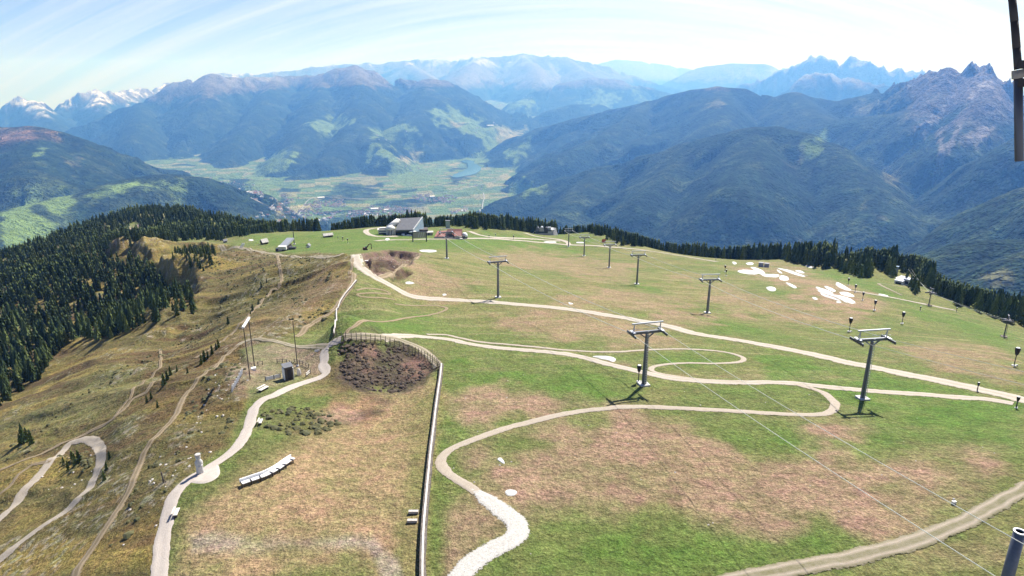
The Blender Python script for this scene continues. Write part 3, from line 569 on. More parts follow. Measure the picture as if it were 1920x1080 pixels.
# ------------------------------------------------------------------ object helpers
class MB:
    def __init__(s): s.v = []; s.f = []; s.mi = []
    def add(s, vs, fs, mi=0):
        b0 = len(s.v); s.v += [tuple(p) for p in vs]; s.f += [tuple(i+b0 for i in f) for f in fs]; s.mi += [mi]*len(fs); return s
    def box(s, c, d, rz=0, mi=0, rx=0, ry=0):
        R = (Matrix.Rotation(rz, 3, 'Z') @ Matrix.Rotation(ry, 3, 'Y') @ Matrix.Rotation(rx, 3, 'X'))
        vs = [Vector(c)+R @ Vector((d[0]*i/2, d[1]*j/2, d[2]*k/2)) for i in (-1, 1) for j in (-1, 1) for k in (-1, 1)]
        return s.add(vs, [(0,1,3,2),(4,6,7,5),(0,4,5,1),(2,3,7,6),(0,2,6,4),(1,5,7,3)], mi)
    def tube(s, a, b, r0, r1=None, n=8, mi=0, cap=True):
        a = Vector(a); b = Vector(b); r1 = r0 if r1 is None else r1; d = (b-a)
        if d.length < 1e-6: return s
        d.normalize(); u = d.orthogonal().normalized(); w_ = d.cross(u); vs = []
        for P, r in ((a, r0), (b, r1)):
            for k in range(n):
                th = 2*math.pi*k/n; vs.append(P+u*(math.cos(th)*r)+w_*(math.sin(th)*r))
        fs = [(k, (k+1) % n, n+(k+1) % n, n+k) for k in range(n)]
        if cap: fs += [tuple(range(n-1, -1, -1)), tuple(range(n, 2*n))]
        return s.add(vs, fs, mi)
    def bar(s, a, b, w_, h, mi=0):
        a = Vector(a); b = Vector(b); d = b-a; L = d.length; rz = math.atan2(d.y, d.x); ry = -math.asin(max(-1, min(1, d.z/L)))
        return s.box((a+b)/2, (L, w_, h), rz, mi, 0, ry)
    def lathe(s, prof, n=12, c=(0, 0, 0), mi=0, sq=1.0):
        vs = []; m = len(prof)
        for r, z in prof:
            for k in range(n):
                th = 2*math.pi*k/n; vs.append((c[0]+r*math.cos(th), c[1]+r*math.sin(th)*sq, c[2]+z))
        fs = [(i*n+k, i*n+(k+1) % n, (i+1)*n+(k+1) % n, (i+1)*n+k) for i in range(m-1) for k in range(n)]
        fs += [tuple(range(n-1, -1, -1)), tuple(range((m-1)*n, m*n))]
        return s.add(vs, fs, mi)
    def prism(s, outline, z0, z1, mi=0):
        n = len(outline); vs = [(x, y, z0) for x, y in outline]+[(x, y, z1) for x, y in outline]
        return s.add(vs, [tuple(range(n-1, -1, -1)), tuple(range(n, 2*n))]+[(k, (k+1) % n, n+(k+1) % n, n+k) for k in range(n)], mi)
    def gable(s, c, w_, d, h, over=0.4, th=0.18, mi=0):
        """two roof planes, ridge along local x"""
        x0, x1 = c[0]-w_/2-over, c[0]+w_/2+over; y0, y1 = c[1]-d/2-over, c[1]+d/2+over; z0 = c[2]-over*h/(d/2); z1 = c[2]+h; ym = c[1]
        for ya in (y0, y1):
            vs = [(x0, ya, z0), (x1, ya, z0), (x1, ym, z1), (x0, ym, z1)]; vs += [(p[0], p[1], p[2]+th) for p in vs]
            s.add(vs, [(0,1,2,3),(4,5,6,7),(0,1,5,4),(1,2,6,5),(2,3,7,6),(3,0,4,7)], mi)
        return s
    def pent(s, c, w_, d, h0, h, mi=0):
        """walls with gable ends"""
        x0, x1 = c[0]-w_/2, c[0]+w_/2; y0, y1 = c[1]-d/2, c[1]+d/2; z0 = c[2]; zt = c[2]+h0; zr = zt+h
        vs = [(x0,y0,z0),(x1,y0,z0),(x1,y1,z0),(x0,y1,z0),(x0,y0,zt),(x1,y0,zt),(x1,y1,zt),(x0,y1,zt),(x0,c[1],zr),(x1,c[1],zr)]
        return s.add(vs, [(3,2,1,0),(0,1,5,4),(2,3,7,6),(1,2,6,9,5),(3,0,4,8,7),(4,5,9,8),(6,7,8,9)], mi)
    def mesh(s, name, mats, smooth=False):
        me = bpy.data.meshes.new(name); me.from_pydata(s.v, [], s.f); me.update()
        for m in (mats if isinstance(mats, (list, tuple)) else [mats]): me.materials.append(m)
        me.polygons.foreach_set('material_index', s.mi)
        if smooth: me.polygons.foreach_set('use_smooth', [True]*len(s.f))
        bm_ = bmesh.new(); bm_.from_mesh(me); bmesh.ops.recalc_face_normals(bm_, faces=bm_.faces); bm_.to_mesh(me); bm_.free()
        return me
def obj(name, mb, mats, parent=None, smooth=False, loc=None):
    me = mb.mesh(name, mats, smooth) if isinstance(mb, MB) else mb
    o = bpy.data.objects.new(name, me); COL.objects.link(o)
    if parent is not None: o.parent = parent
    if loc is not None: o.location = loc
    return o
def tag(o, label, cat, group=None, kind=None):
    if label: o['label'] = label
    if cat: o['category'] = cat
    if group: o['group'] = group
    if kind: o['kind'] = kind
    return o
def thing(name, label, cat, loc, rz=0, group=None, sc=1.0):
    o = bpy.data.objects.new(name, None); COL.objects.link(o); o.empty_display_size = 0.5
    o.location = loc; o.rotation_euler = (0, 0, rz); o.scale = (sc, sc, sc); return tag(o, label, cat, group)
def dup(root, loc, rz=0, label=None, sc=1.0):
    r = root.copy(); COL.objects.link(r); r.location = loc; r.rotation_euler = (0, 0, rz); r.scale = (sc, sc, sc)
    if label: r['label'] = label
    for ch in [c for c in bpy.data.objects if c.parent is root]:
        c = ch.copy(); COL.objects.link(c); c.parent = r
        for g in [q for q in bpy.data.objects if q.parent is ch]:
            d = g.copy(); COL.objects.link(d); d.parent = c
    return r
def P(px, py):
    for k in range(90):                                    # just over the brow: take the brow itself
        h = NEAR.hit(px, py+k)
        if h is not None and math.hypot(h[0], h[1]) < 1000: return Vector(h)
    raise ValueError('no ground at %s %s' % (px, py))
def height_to(base, px, py):
    """height of a thing standing at base whose top is seen along (px, py)"""
    a, t_ = azt(px, py); return t_*math.hypot(base[0], base[1])-base[2]
def face(b): return -math.atan2(b[0], b[1])                 # turn of a thing at b so that local -Y looks back to the viewer

M_ = {}
M_['steel'] = mat('galvanised_steel', (0.115, 0.125, 0.15), 0.5, 0.4, 0.12, 3)
M_['dsteel'] = mat('dark_steel', (0.075, 0.075, 0.09), 0.5, 0.5, 0.15, 3)
M_['pale'] = mat('pale_steel', (0.40, 0.42, 0.46), 0.45, 0.3, 0.08, 3)
M_['conc'] = mat('concrete', (0.52, 0.51, 0.49), 0.9, 0, 0.12, 3, 0.4)
M_['cable'] = mat('wire_rope', (0.55, 0.56, 0.50), 0.5, 0.2, 0.05)
M_['snow'] = mat('old_snow', (0.34, 0.33, 0.31), 0.85, 0, 0.04, 0.7, 0.9, 2.5, color2=(0.66, 0.67, 0.68))
M_['white'] = mat('white_paint', (0.78, 0.78, 0.77), 0.5, 0, 0.04, 2)
M_['black'] = mat('black_canvas', (0.028, 0.022, 0.022), 0.8, 0, 0.2, 6)
M_['wood'] = mat('grey_larch_wood', (0.30, 0.25, 0.20), 0.85, 0, 0.25, 9, 0.3)
M_['dwood'] = mat('weathered_dark_wood', (0.075, 0.06, 0.05), 0.9, 0, 0.3, 8, 0.3)
M_['stone'] = mat('pale_dolomite_stone', (0.50, 0.46, 0.42), 0.9, 0, 0.15, 4, 0.8, 9)
M_['wall'] = mat('dark_field_stone', (0.13, 0.11, 0.095), 0.95, 0, 0.45, 2.2, 1.0, 5)
M_['cap'] = mat('pale_coping_stone', (0.42, 0.39, 0.35), 0.85, 0, 0.10, 0.9, 0.4, 6, color2=(0.66, 0.63, 0.58))
M_['gravel'] = mat('path_gravel', (0.27, 0.235, 0.195), 0.95, 0, 0.16, 0.9, 0.8, 14)
M_['gravel2'] = mat('pale_gravel', (0.37, 0.33, 0.28), 0.95, 0, 0.13, 0.7, 0.8, 12)
M_['dirt'] = mat('trodden_earth', (0.24, 0.19, 0.13), 0.95, 0, 0.2, 1.3, 0.8, 14)
M_['rubble'] = mat('pale_rubble', (0.30, 0.285, 0.26), 0.95, 0, 0.3, 2.4, 1.0, 3, color2=(0.62, 0.61, 0.58))
M_['paving'] = mat('exposed_paving', (0.36, 0.315, 0.285), 0.9, 0, 0.10, 1.2, 0.3, 20)
M_['red'] = mat('red_roof_sheet', (0.33, 0.135, 0.105), 0.7, 0, 0.2, 1.2)
M_['slate'] = mat('grey_roof_sheet', (0.145, 0.15, 0.165), 0.55, 0.2, 0.12, 0.6)
M_['glass'] = mat('tinted_glazing', (0.045, 0.065, 0.09), 0.12, 0.1, 0.3, 0.8)
M_['pglass'] = mat('pale_glazing', (0.30, 0.38, 0.42), 0.15, 0.1, 0.15, 0.8)
M_['plaster'] = mat('white_plaster', (0.70, 0.68, 0.65), 0.85, 0, 0.05, 1)
M_['beige'] = mat('beige_board', (0.42, 0.35, 0.28), 0.8, 0, 0.08, 1)
M_['orange'] = mat('orange_paint', (0.55, 0.10, 0.04), 0.6, 0, 0.1, 2)
M_['rustred'] = mat('rusty_red_paint', (0.10, 0.03, 0.02), 0.6, 0, 0.25, 2)
M_['bluegrey'] = mat('blue_grey_sheet', (0.26, 0.29, 0.38), 0.5, 0.1, 0.08, 1)

# ------------------------------------------------------------------ roads and paths
def path_mat(name, c0, c1, mid, ruts, fray=0.5, ns=1.3):
    m = bpy.data.materials.new(name); m.use_nodes = True; t = m.node_tree; b = t.nodes['Principled BSDF']; b.inputs['Roughness'].default_value = 0.95; b.inputs['Specular IOR Level'].default_value = 0.2
    tcn = N(t, 'ShaderNodeTexCoord'); a = N(t, 'ShaderNodeAttribute', attribute_name='across')
    def nz(sc, det=5):
        n = N(t, 'ShaderNodeTexNoise'); n.inputs['Scale'].default_value = sc; n.inputs['Detail'].default_value = det; n.inputs['Roughness'].default_value = 0.65; t.links.new(tcn.outputs['Object'], n.inputs['Vector']); return n.outputs['Fac']
    e = M(t, 'ABSOLUTE', M(t, 'SUBTRACT', M(t, 'MULTIPLY', a.outputs['Fac'], 2.0), 1.0)); n1_ = nz(ns); n2_ = nz(7.0, 4); n3_ = nz(0.35, 4)
    r = N(t, 'ShaderNodeValToRGB'); r.color_ramp.elements[0].position = 0.32; r.color_ramp.elements[1].position = 0.68; r.color_ramp.elements[0].color = (*c0, 1); r.color_ramp.elements[1].color = (*c1, 1)
    t.links.new(M(t, 'ADD', M(t, 'MULTIPLY', n1_, 0.5), M(t, 'MULTIPLY', n2_, 0.5)), r.inputs[0])
    rut = M(t, 'SUBTRACT', 1.0, M(t, 'MULTIPLY', M(t, 'ABSOLUTE', M(t, 'SUBTRACT', e, 0.45)), 3.6), clamp=True)      # 1 in the wheel tracks
    k = M(t, 'MULTIPLY', M(t, 'SUBTRACT', 1.0, rut), M(t, 'MULTIPLY', M(t, 'ADD', n1_, M(t, 'SUBTRACT', n3_, 0.35), clamp=True), ruts), clamp=True)
    mx_ = N(t, 'ShaderNodeMixRGB'); t.links.new(k, mx_.inputs[0]); t.links.new(r.outputs[0], mx_.inputs[1]); mx_.inputs[2].default_value = (*mid, 1); t.links.new(mx_.outputs[0], b.inputs['Base Color'])
    ed = M(t, 'ADD', e, M(t, 'MULTIPLY', M(t, 'SUBTRACT', M(t, 'ADD', M(t, 'MULTIPLY', n1_, 0.65), M(t, 'MULTIPLY', n2_, 0.35)), 0.5), fray*2.4)); al = M(t, 'LESS_THAN', ed, 0.84); t.links.new(al, b.inputs['Alpha'])
    bp_ = N(t, 'ShaderNodeBump'); bp_.inputs['Strength'].default_value = 0.7; bp_.inputs['Distance'].default_value = 0.12; t.links.new(n2_, bp_.inputs['Height']); t.links.new(bp_.outputs[0], b.inputs['Normal'])
    return m
M_['gravel'] = path_mat('path_gravel', (0.26, 0.215, 0.165), (0.40, 0.345, 0.28), (0.15, 0.14, 0.075), 1.2, 0.5)
M_['gravel2'] = path_mat('pale_gravel', (0.36, 0.315, 0.26), (0.50, 0.45, 0.385), (0.24, 0.21, 0.155), 0.7, 0.35)
M_['trail'] = path_mat('pale_trail', (0.29, 0.245, 0.195), (0.43, 0.375, 0.305), (0.30, 0.26, 0.2), 0.2, 0.4)
M_['dirt'] = path_mat('trodden_earth', (0.23, 0.175, 0.11), (0.36, 0.29, 0.20), (0.15, 0.115, 0.06), 1.0, 0.6, 2.0)
M_['paving'] = path_mat('exposed_paving', (0.36, 0.315, 0.275), (0.47, 0.42, 0.375), (0.35, 0.305, 0.265), 0.25, 0.14, 1.6)
M_['rubble'] = path_mat('pale_rubble', (0.26, 0.245, 0.22), (0.60, 0.585, 0.55), (0.40, 0.38, 0.34), 0.3, 0.55, 3.0)
def smooth_line(pts, step):
    out = []; n = len(pts)
    for k in range(n-1):
        p0 = pts[max(k-1, 0)]; p1 = pts[k]; p2 = pts[k+1]; p3 = pts[min(k+2, n-1)]
        L = (p2-p1).length; m = max(1, int(L/step))
        for i in range(m):
            t_ = i/m; out.append(0.5*((2*p1)+(p2-p0)*t_+(2*p0-5*p1+4*p2-p3)*t_*t_+(3*p1-p0-3*p2+p3)*t_**3))
    out.append(pts[-1]); return out
lift_no = [0]
def ribbon(name, line, width, mkey, jitter=0.10, raise_=0.07, nseg=6, label=None, step=None, wend=None):
    lift_no[0] += 1; up = raise_+0.006*lift_no[0] % 0.09
    width *= 1.16
    pts = [Vector((*P(*q)[:2], 0)) for q in line]
    Rm = sum(p.length for p in pts)/len(pts)
    sm = smooth_line(pts, step or max(0.5, Rm*0.004)); n = len(sm)
    S = np.array([(p.x, p.y) for p in sm]); T = np.gradient(S, axis=0); T /= np.linalg.norm(T, axis=1)[:, None]+1e-9
    Nn = np.stack([-T[:, 1], T[:, 0]], 1); s_ = np.concatenate([[0], np.cumsum(np.hypot(*np.diff(S, axis=0).T))])
    wl = width/2*(1+jitter*(fbm(s_/2.3+lift_no[0]*9, s_*0+1.1, 3)*2)); wr = width/2*(1+jitter*(fbm(s_/2.3+lift_no[0]*9, s_*0+7.7, 3)*2))
    if name == 'rubble_path': k = np.clip(0.25+s_/5.0, 0, 1); wl = wl*k; wr = wr*k
    if wend: k = np.linspace(1, wend, n); wl = wl*k; wr = wr*k
    X_ = np.zeros((n, nseg+1)); Y_ = np.zeros((n, nseg+1))
    for j in range(nseg+1):
        f = j/nseg; o_ = -wl*(1-f)+wr*f; X_[:, j] = S[:, 0]+Nn[:, 0]*o_; Y_[:, j] = S[:, 1]+Nn[:, 1]*o_
    Zr = NEAR.heights(X_, Y_)+up+Rm*0.00018; Zr[:, 0] -= up*1.2; Zr[:, -1] -= up*1.2
    co = np.stack([X_, Y_, Zr], -1).reshape(-1, 3); idx = np.arange(n*(nseg+1)).reshape(n, nseg+1)
    f = np.stack([idx[:-1, :-1], idx[:-1, 1:], idx[1:, 1:], idx[1:, :-1]], -1).reshape(-1, 4)
    me = bpy.data.meshes.new(name); me.from_pydata(co.tolist(), [], f.tolist()); me.update()
    bm_ = bmesh.new(); bm_.from_mesh(me); bmesh.ops.recalc_face_normals(bm_, faces=bm_.faces)
    if sum(q.normal.z for q in bm_.faces) < 0: bmesh.ops.reverse_faces(bm_, faces=bm_.faces)
    bm_.to_mesh(me); bm_.free()
    me.polygons.foreach_set('use_smooth', [True]*len(me.polygons)); me.materials.append(M_[mkey])
    at_ = me.attributes.new('across', 'FLOAT', 'POINT'); at_.data.foreach_set('value', np.tile(np.linspace(0, 1, nseg+1), n).astype(np.float32))
    o = bpy.data.objects.new(name, me); COL.objects.link(o); o['kind'] = 'structure'; return o
ROADS = [
 ('gravel_road', [(668,477),(670,486),(676,497),(690,510),(708,522),(728,533),(746,543),(762,552),(780,557),(805,560),(840,562),(900,565),(960,570),(1040,577),(1120,588),(1180,598),(1230,607),(1270,616),(1310,627),(1370,636),(1440,648),(1520,664),(1580,678),(1640,690),(1700,702),(1760,714),(1820,727),(1870,738),(1935,754)], 5.0, 'gravel2'),
 ('gravel_track', [(715,634),(770,630),(830,635),(880,645),(930,652),(1000,658),(1060,664),(1100,672),(1140,683),(1190,695),(1240,706),(1300,714),(1360,717),(1430,717),(1500,720),(1560,727),(1620,732),(1700,738),(1780,744),(1850,749),(1900,757)], 2.8, 'gravel2'),
 ('bike_trail', [(800,627),(835,628),(862,634),(890,640),(950,646),(1050,656),(1150,660),(1220,656),(1290,655),(1340,658),(1375,664),(1394,672),(1385,679),(1340,682),(1290,681),(1245,684),(1222,690),(1228,698),(1265,706),(1330,713),(1400,716)], 1.25, 'trail'),
 ('bike_trail', [(1490,720),(1535,733),(1558,748),(1566,762),(1550,775),(1510,778),(1440,775),(1380,771),(1300,767),(1200,763),(1140,766),(1080,773),(1020,785),(960,800),(900,820),(850,840),(831,855),(828,872),(843,890),(868,906),(895,924)], 1.7, 'trail'),
 ('rubble_path', [(886,917),(900,927),(920,942),(945,960),(965,978),(972,992),(965,1006),(938,1022),(905,1042),(878,1062),(858,1085),(845,1105)], 2.9, 'rubble'),
 ('bike_trail', [(646,630),(654,618),(668,610),(700,603),(760,597),(805,591),(835,582),(832,576),(800,573),(740,570)], 1.1, 'dirt'),
 ('bike_trail', [(668,545),(690,541),(720,545),(730,552),(690,550),(670,553),(690,558),(740,562)], 0.9, 'dirt'),
 ('paved_path', [(640,636),(622,644),(611,652),(607,664),(609,676),(606,686),(612,698),(600,708),(575,716),(545,727),(515,741),(491,751),(478,765),(471,785),(466,800),(452,828),(432,850),(408,866),(380,884),(352,902),(330,924),(318,950),(310,990),(302,1040),(298,1100)], 2.1, 'paving'),
 ('stony_path', [(611,652),(570,651),(545,648),(520,641),(490,636),(462,640),(446,648)], 1.8, 'gravel'),
 ('walkway', [(645,634),(680,631),(720,633),(750,638),(785,652),(808,670),(824,688)], 2.4, 'gravel'),
 ('hill_trail', [(446,648),(420,668),(395,693),(368,715),(345,745),(325,785),(300,812),(282,830),(270,850),(262,872),(248,905),(235,935),(205,980),(180,1020),(150,1060),(135,1100)], 1.5, 'dirt'),
 ('hill_trail', [(520,478),(524,500),(528,520),(524,538),(505,552),(480,578),(455,604),(425,632),(395,655),(366,672)], 1.5, 'dirt'),
 ('hill_trail', [(300,655),(301,680),(288,702),(268,718),(248,738),(236,755),(222,772),(214,785)], 0.9, 'dirt'),
 ('hill_trail', [(305,710),(280,728),(250,748),(232,768),(214,785),(195,798),(160,815),(110,835),(60,858),(0,882),(-40,898)], 1.3, 'dirt'),
 ('gravel_track', [(-30,1070),(20,1032),(60,1000),(120,962),(158,925),(178,895),(188,868),(189,845),(178,830),(155,824),(128,834),(100,858),(70,895),(40,930),(5,968),(-40,1010)], 2.1, 'trail'),
 ('hill_trail', [(95,866),(60,872),(35,890),(15,915),(-20,945)], 1.0, 'dirt'),
 ('ridge_road', [(668,478),(630,480),(590,481),(550,480),(520,477),(495,474),(470,470),(440,463),(415,460)], 3.4, 'gravel'),
 ('hill_trail', [(555,632),(585,608),(620,585),(645,556),(660,533),(664,512)], 1.8, 'dirt'),
 ('hill_trail', [(655,515),(660,498),(662,484)], 1.2, 'dirt'),
 ('gravel_road', [(702,452),(740,450),(790,449),(860,448),(930,448),(985,452),(1040,457),(1090,460),(1140,463),(1190,467),(1240,474),(1290,482),(1345,491)], 4.0, 'gravel2'),
 ('gravel_track', [(750,425),(715,427),(692,430),(686,434),(692,440),(712,444),(745,443)], 4.0, 'gravel2'),
 ('gravel_track', [(880,434),(900,441),(925,445),(970,447),(1010,449),(1050,452)], 4.0, 'gravel2'),
 ('gravel_track', [(984,437),(1003,443),(1030,447),(1050,450),(1064,455),(1066,460)], 4.0, 'gravel2'),
 ('gravel_track', [(711,520),(730,512),(750,504),(766,496),(777,486),(784,476)], 3.0, 'dirt'),
 ('gravel_track', [(1455,502),(1485,508),(1512,518)], 3.2, 'gravel'),
 ('gravel_track', [(1596,545),(1630,551),(1670,558),(1710,566),(1750,574),(1790,582)], 2.2, 'gravel2'),
 ('gravel_track', [(1690,554),(1672,545),(1655,537),(1648,532),(1670,535),(1688,538)], 1.6, 'gravel'),
 ('gravel_road', [(1280,1112),(1360,1092),(1420,1080),(1500,1064),(1600,1045),(1700,1020),(1790,986),(1860,952),(1935,908)], 2.6, 'gravel'),
]
for nm, ln, wd, mk in ROADS:
    ribbon(nm, ln, wd, mk, wend=None)
def patch_mesh(poly, h, up=0.05, rings=6, rough=0.12, jag=0.06):
    pts = [Vector((*P(*q)[:2], 0)) for q in poly]; sm = []; c_0 = sum(pts, Vector())/len(pts); pts = [c_0+(q-c_0)*(0.9 if h > 0.03 else 1.0) for q in pts]
    n = len(pts)
    for k in range(n):
        p0, p1, p2, p3 = pts[k-1], pts[k], pts[(k+1) % n], pts[(k+2) % n]
        m = max(3, int((p2-p1).length/0.7))
        for i in range(m):
            t_ = i/m; q = 0.5*((2*p1)+(p2-p0)*t_+(2*p0-5*p1+4*p2-p3)*t_*t_+(3*p1-p0-3*p2+p3)*t_**3); sm.append((q.x, q.y))
    S = np.array(sm); c = S.mean(0); n = len(S); jn = 1+jag*2*fbm(S[:, 0]/0.9, S[:, 1]/0.9, 3)[:, None]; S = c+(S-c)*jn
    vs = []; fr = np.linspace(1, 0, rings+1)[:-1]
    for k, f in enumerate(fr):
        X_ = c[0]+(S[:, 0]-c[0])*f; Y_ = c[1]+(S[:, 1]-c[1])*f
        z = NEAR.heights(X_, Y_)+(-0.05 if k == 0 else up+0.55*h*(1-f**2.5)+rough*h*fbm(X_/1.5, Y_/1.5, 3)); vs += np.stack([X_, Y_, z], 1).tolist()
    vs.append([c[0], c[1], float(NEAR.heights(c[0], c[1])+up+0.55*h)])
    fs = [(k*n+i, k*n+(i+1) % n, (k+1)*n+(i+1) % n, (k+1)*n+i) for k in range(rings-1) for i in range(n)]+[((rings-1)*n+i, (rings-1)*n+(i+1) % n, len(vs)-1) for i in range(n)]
    mb = MB(); mb.add(vs, fs); return mb
o = obj('paved_plaza', patch_mesh([(352,905),(375,908),(398,903),(413,890),(412,875),(404,866),(385,878),(362,894)], 0.03, 0.10, jag=0.01), mat('plaza_paving', (0.42, 0.375, 0.33), 0.9, 0, 0.10, 1.2, 0.3, 20), smooth=True); o['kind'] = 'structure'
SN = [
 ([(933,858),(940,858),(947,866),(946,871),(938,867),(932,862)], 0.12, 'small oval snow patch on the brown field, left of the big bare patch'),
 ([(945,921),(955,917),(968,919),(971,925),(962,931),(950,930)], 0.15, 'ragged snow patch on the brown field just right of the pale rubble path'),
 ([(1107,667),(1130,667),(1150,669),(1158,674),(1152,680),(1140,676),(1120,672)], 0.35, 'long snow patch in the bare hollow left of the nearest lift pylon'),
 ([(1381,507),(1395,505),(1415,507),(1425,511),(1420,515),(1400,514),(1385,511)], 0.8, 'leftmost long snow bank below the blue grey huts'),
 ([(1405,500),(1420,502),(1432,508),(1436,514),(1426,515),(1414,507)], 0.7, 'narrow snow bank running down from the blue grey huts'),
 ([(1425,513),(1440,514),(1462,515),(1460,520),(1447,520),(1430,518)], 0.8, 'snow bank right of the leftmost long one below the blue grey huts'),
 ([(1398,493),(1408,492),(1414,494),(1410,497),(1400,496)], 0.6, 'small snow patch directly left of the blue grey huts'),
 ([(1372,491),(1378,491),(1382,494),(1376,496)], 0.5, 'smallest snow patch far left of the blue grey huts'),
 ([(1461,517),(1470,516),(1479,520),(1479,526),(1470,527),(1461,524)], 1.0, 'round snow heap at the right end of the snow banks'),
 ([(1456,505),(1462,508),(1468,513),(1462,512),(1457,508)], 0.5, 'short slanting snow streak above the round snow heap'),
 ([(1472,529),(1480,531),(1495,539),(1490,541),(1478,535)], 0.6, 'slanting snow streak below the round snow heap'),
 ([(1436,538),(1446,537),(1456,541),(1454,546),(1444,546),(1437,542)], 0.7, 'lone oval snow patch on green grass below the snow banks'),
 ([(1490,507),(1500,507),(1510,512),(1500,512)], 0.5, 'thin snow patch beside the stony track near the trees'),
 ([(1509,498),(1518,498),(1527,502),(1516,502)], 0.5, 'snow patch at the foot of the tree belt'),
 ([(1454,502),(1480,506),(1512,518),(1505,519),(1478,511)], 0.3, 'long thin snow strip along the stony track'),
 ([(1567,529),(1574,530),(1590,540),(1599,545),(1588,545),(1574,540),(1566,534)], 1.0, 'topmost teardrop snow bank of the right snow depot'),
 ([(1544,536),(1552,537),(1568,545),(1564,548),(1552,543)], 0.7, 'second snow bank of the right snow depot, from the top'),
 ([(1528,537),(1538,540),(1556,546),(1566,551),(1555,550),(1540,546),(1530,541)], 0.6, 'upper left snow streak of the right snow depot'),
 ([(1573,547),(1590,548),(1602,554),(1603,557),(1588,556),(1576,552)], 0.8, 'short snow bank at the right side of the right snow depot'),
 ([(1528,542),(1545,547),(1565,554),(1590,558),(1604,564),(1609,570),(1590,569),(1575,562),(1555,554),(1535,548)], 1.1, 'largest lowest snow bank of the right snow depot'),
 ([(1535,549),(1550,554),(1572,562),(1580,566),(1565,562),(1545,556)], 0.5, 'lower edge snow streak of the right snow depot'),
 ([(1568,565),(1577,566),(1578,568),(1569,568)], 0.4, 'tiny snow remnant below the right snow depot'),
 ([(1522,557),(1530,558),(1534,562),(1526,562)], 0.4, 'small snow remnant left of the right snow depot'),
 ([(1645,551),(1656,552),(1668,556),(1655,556)], 0.5, 'thin snow remnant on the track right of the snow depot'),
 ([(786,469),(802,468),(818,469),(820,472),(802,473),(788,472)], 0.6, 'straight snow strip on the grass right of the dug up pit'),
 ([(722,448),(727,446),(731,448),(728,451),(723,451)], 0.7, 'small round snow heap on the lawn left of the lift stations'),
 ([(760,529),(768,528),(779,531),(768,533),(760,532)], 0.4, 'snow remnant beside the curve of the gravel road'),
 ([(1019,453),(1042,453),(1043,455),(1022,455)], 0.5, 'snow strip between the two gravel roads'),
 ([(1080,454),(1094,454),(1095,456),(1082,456)], 0.5, 'snow strip beside the third lift pylon of the far row'),
 ([(1065,567),(1070,568),(1076,570),(1068,571)], 0.2, 'tiny snow remnant above the main gravel road'),
 ([(829,552),(835,551),(838,553),(831,555)], 0.3, 'small snow remnant above the gravel road, left of the tall pylon'),
 ([(466,449),(474,449),(476,451),(467,452)], 0.3, 'snow streak on the far left lawn'),
]
for poly, h, lab in SN:
    Rr = P(*poly[0]).length
    tag(obj('snow_patch', patch_mesh(poly, h*0.35, 0.05+Rr*0.0003, jag=0.045), M_['snow'], smooth=True), lab, 'snow patch', 'snow patches left on the meadows')
# ------------------------------------------------------------------ spruces
def spruce_mesh(name, seed, n=7, tiers=5, droop=0.3):
    """unit tree 1 m tall; crown and trunk returned as two builders"""
    r_ = random.Random(seed); cr = MB(); tr = MB()
    tr.tube((0, 0, -0.12), (0, 0, 0.30), 0.022, 0.014, 6)
    z0 = 0.09
    for k in range(tiers):
        f = k/tiers; zb = z0+(1-z0)*f*0.93; zt = min(1.0, zb+(1-z0)/tiers*1.75); rb = 0.185*(1-f)**0.85+0.018
        if k == tiers-1: zt = 1.0
        vs = []; m = n*2
        for i in range(m):
            th = 2*math.pi*(i+r_.random()*0.5)/m+k; rr = rb*(1.0 if i % 2 == 0 else 0.60)*(0.8+0.4*r_.random())
            vs.append((rr*math.cos(th), rr*math.sin(th), zb-(0.035 if i % 2 == 0 else -0.02)+0.02*(r_.random()-0.5)))
        vs.append((0.01*(r_.random()-0.5), 0.01*(r_.random()-0.5), zt)); vs.append((0, 0, zb+0.05))
        cr.add(vs, [(i, (i+1) % m, m) for i in range(m)]+[((i+1) % m, i, m+1) for i in range(m)])
    return cr, tr
def leaf_mat(name, attr=False):
    m = bpy.data.materials.new(name); m.use_nodes = True; t = m.node_tree; b = t.nodes['Principled BSDF']; b.inputs['Roughness'].default_value = 0.9; b.inputs['Specular IOR Level'].default_value = 0.15
    r = N(t, 'ShaderNodeValToRGB'); e = r.color_ramp.elements; e[0].color = (0.032, 0.052, 0.020, 1); e[1].color = (0.13, 0.16, 0.045, 1)
    q = e.new(0.5); q.color = (0.058, 0.086, 0.028, 1)
    if attr:
        a = N(t, 'ShaderNodeAttribute', attribute_name='tint'); t.links.new(a.outputs['Fac'], r.inputs[0])
    else:
        a = N(t, 'ShaderNodeObjectInfo'); t.links.new(a.outputs['Random'], r.inputs[0])
    tcn = N(t, 'ShaderNodeTexCoord'); n = N(t, 'ShaderNodeTexNoise'); n.inputs['Scale'].default_value = 1.1 if attr else 12; n.inputs['Detail'].default_value = 3; t.links.new(tcn.outputs['Object'], n.inputs['Vector'])
    mr = N(t, 'ShaderNodeMapRange'); mr.inputs[1].default_value = 0.3; mr.inputs[2].default_value = 0.7; mr.inputs[3].default_value = 0.6; mr.inputs[4].default_value = 1.4; t.links.new(n.outputs['Fac'], mr.inputs[0])
    mx_ = N(t, 'ShaderNodeMixRGB', blend_type='MULTIPLY'); mx_.inputs[0].default_value = 1; t.links.new(r.outputs[0], mx_.inputs[1]); t.links.new(mr.outputs[0], mx_.inputs[2]); t.links.new(mx_.outputs[0], b.inputs['Base Color'])
    return m
M_['needles'] = leaf_mat('spruce_needles'); M_['needles_f'] = leaf_mat('forest_needles', True); M_['bark'] = mat('spruce_bark', (0.10, 0.075, 0.055), 0.95, 0, 0.3, 20)
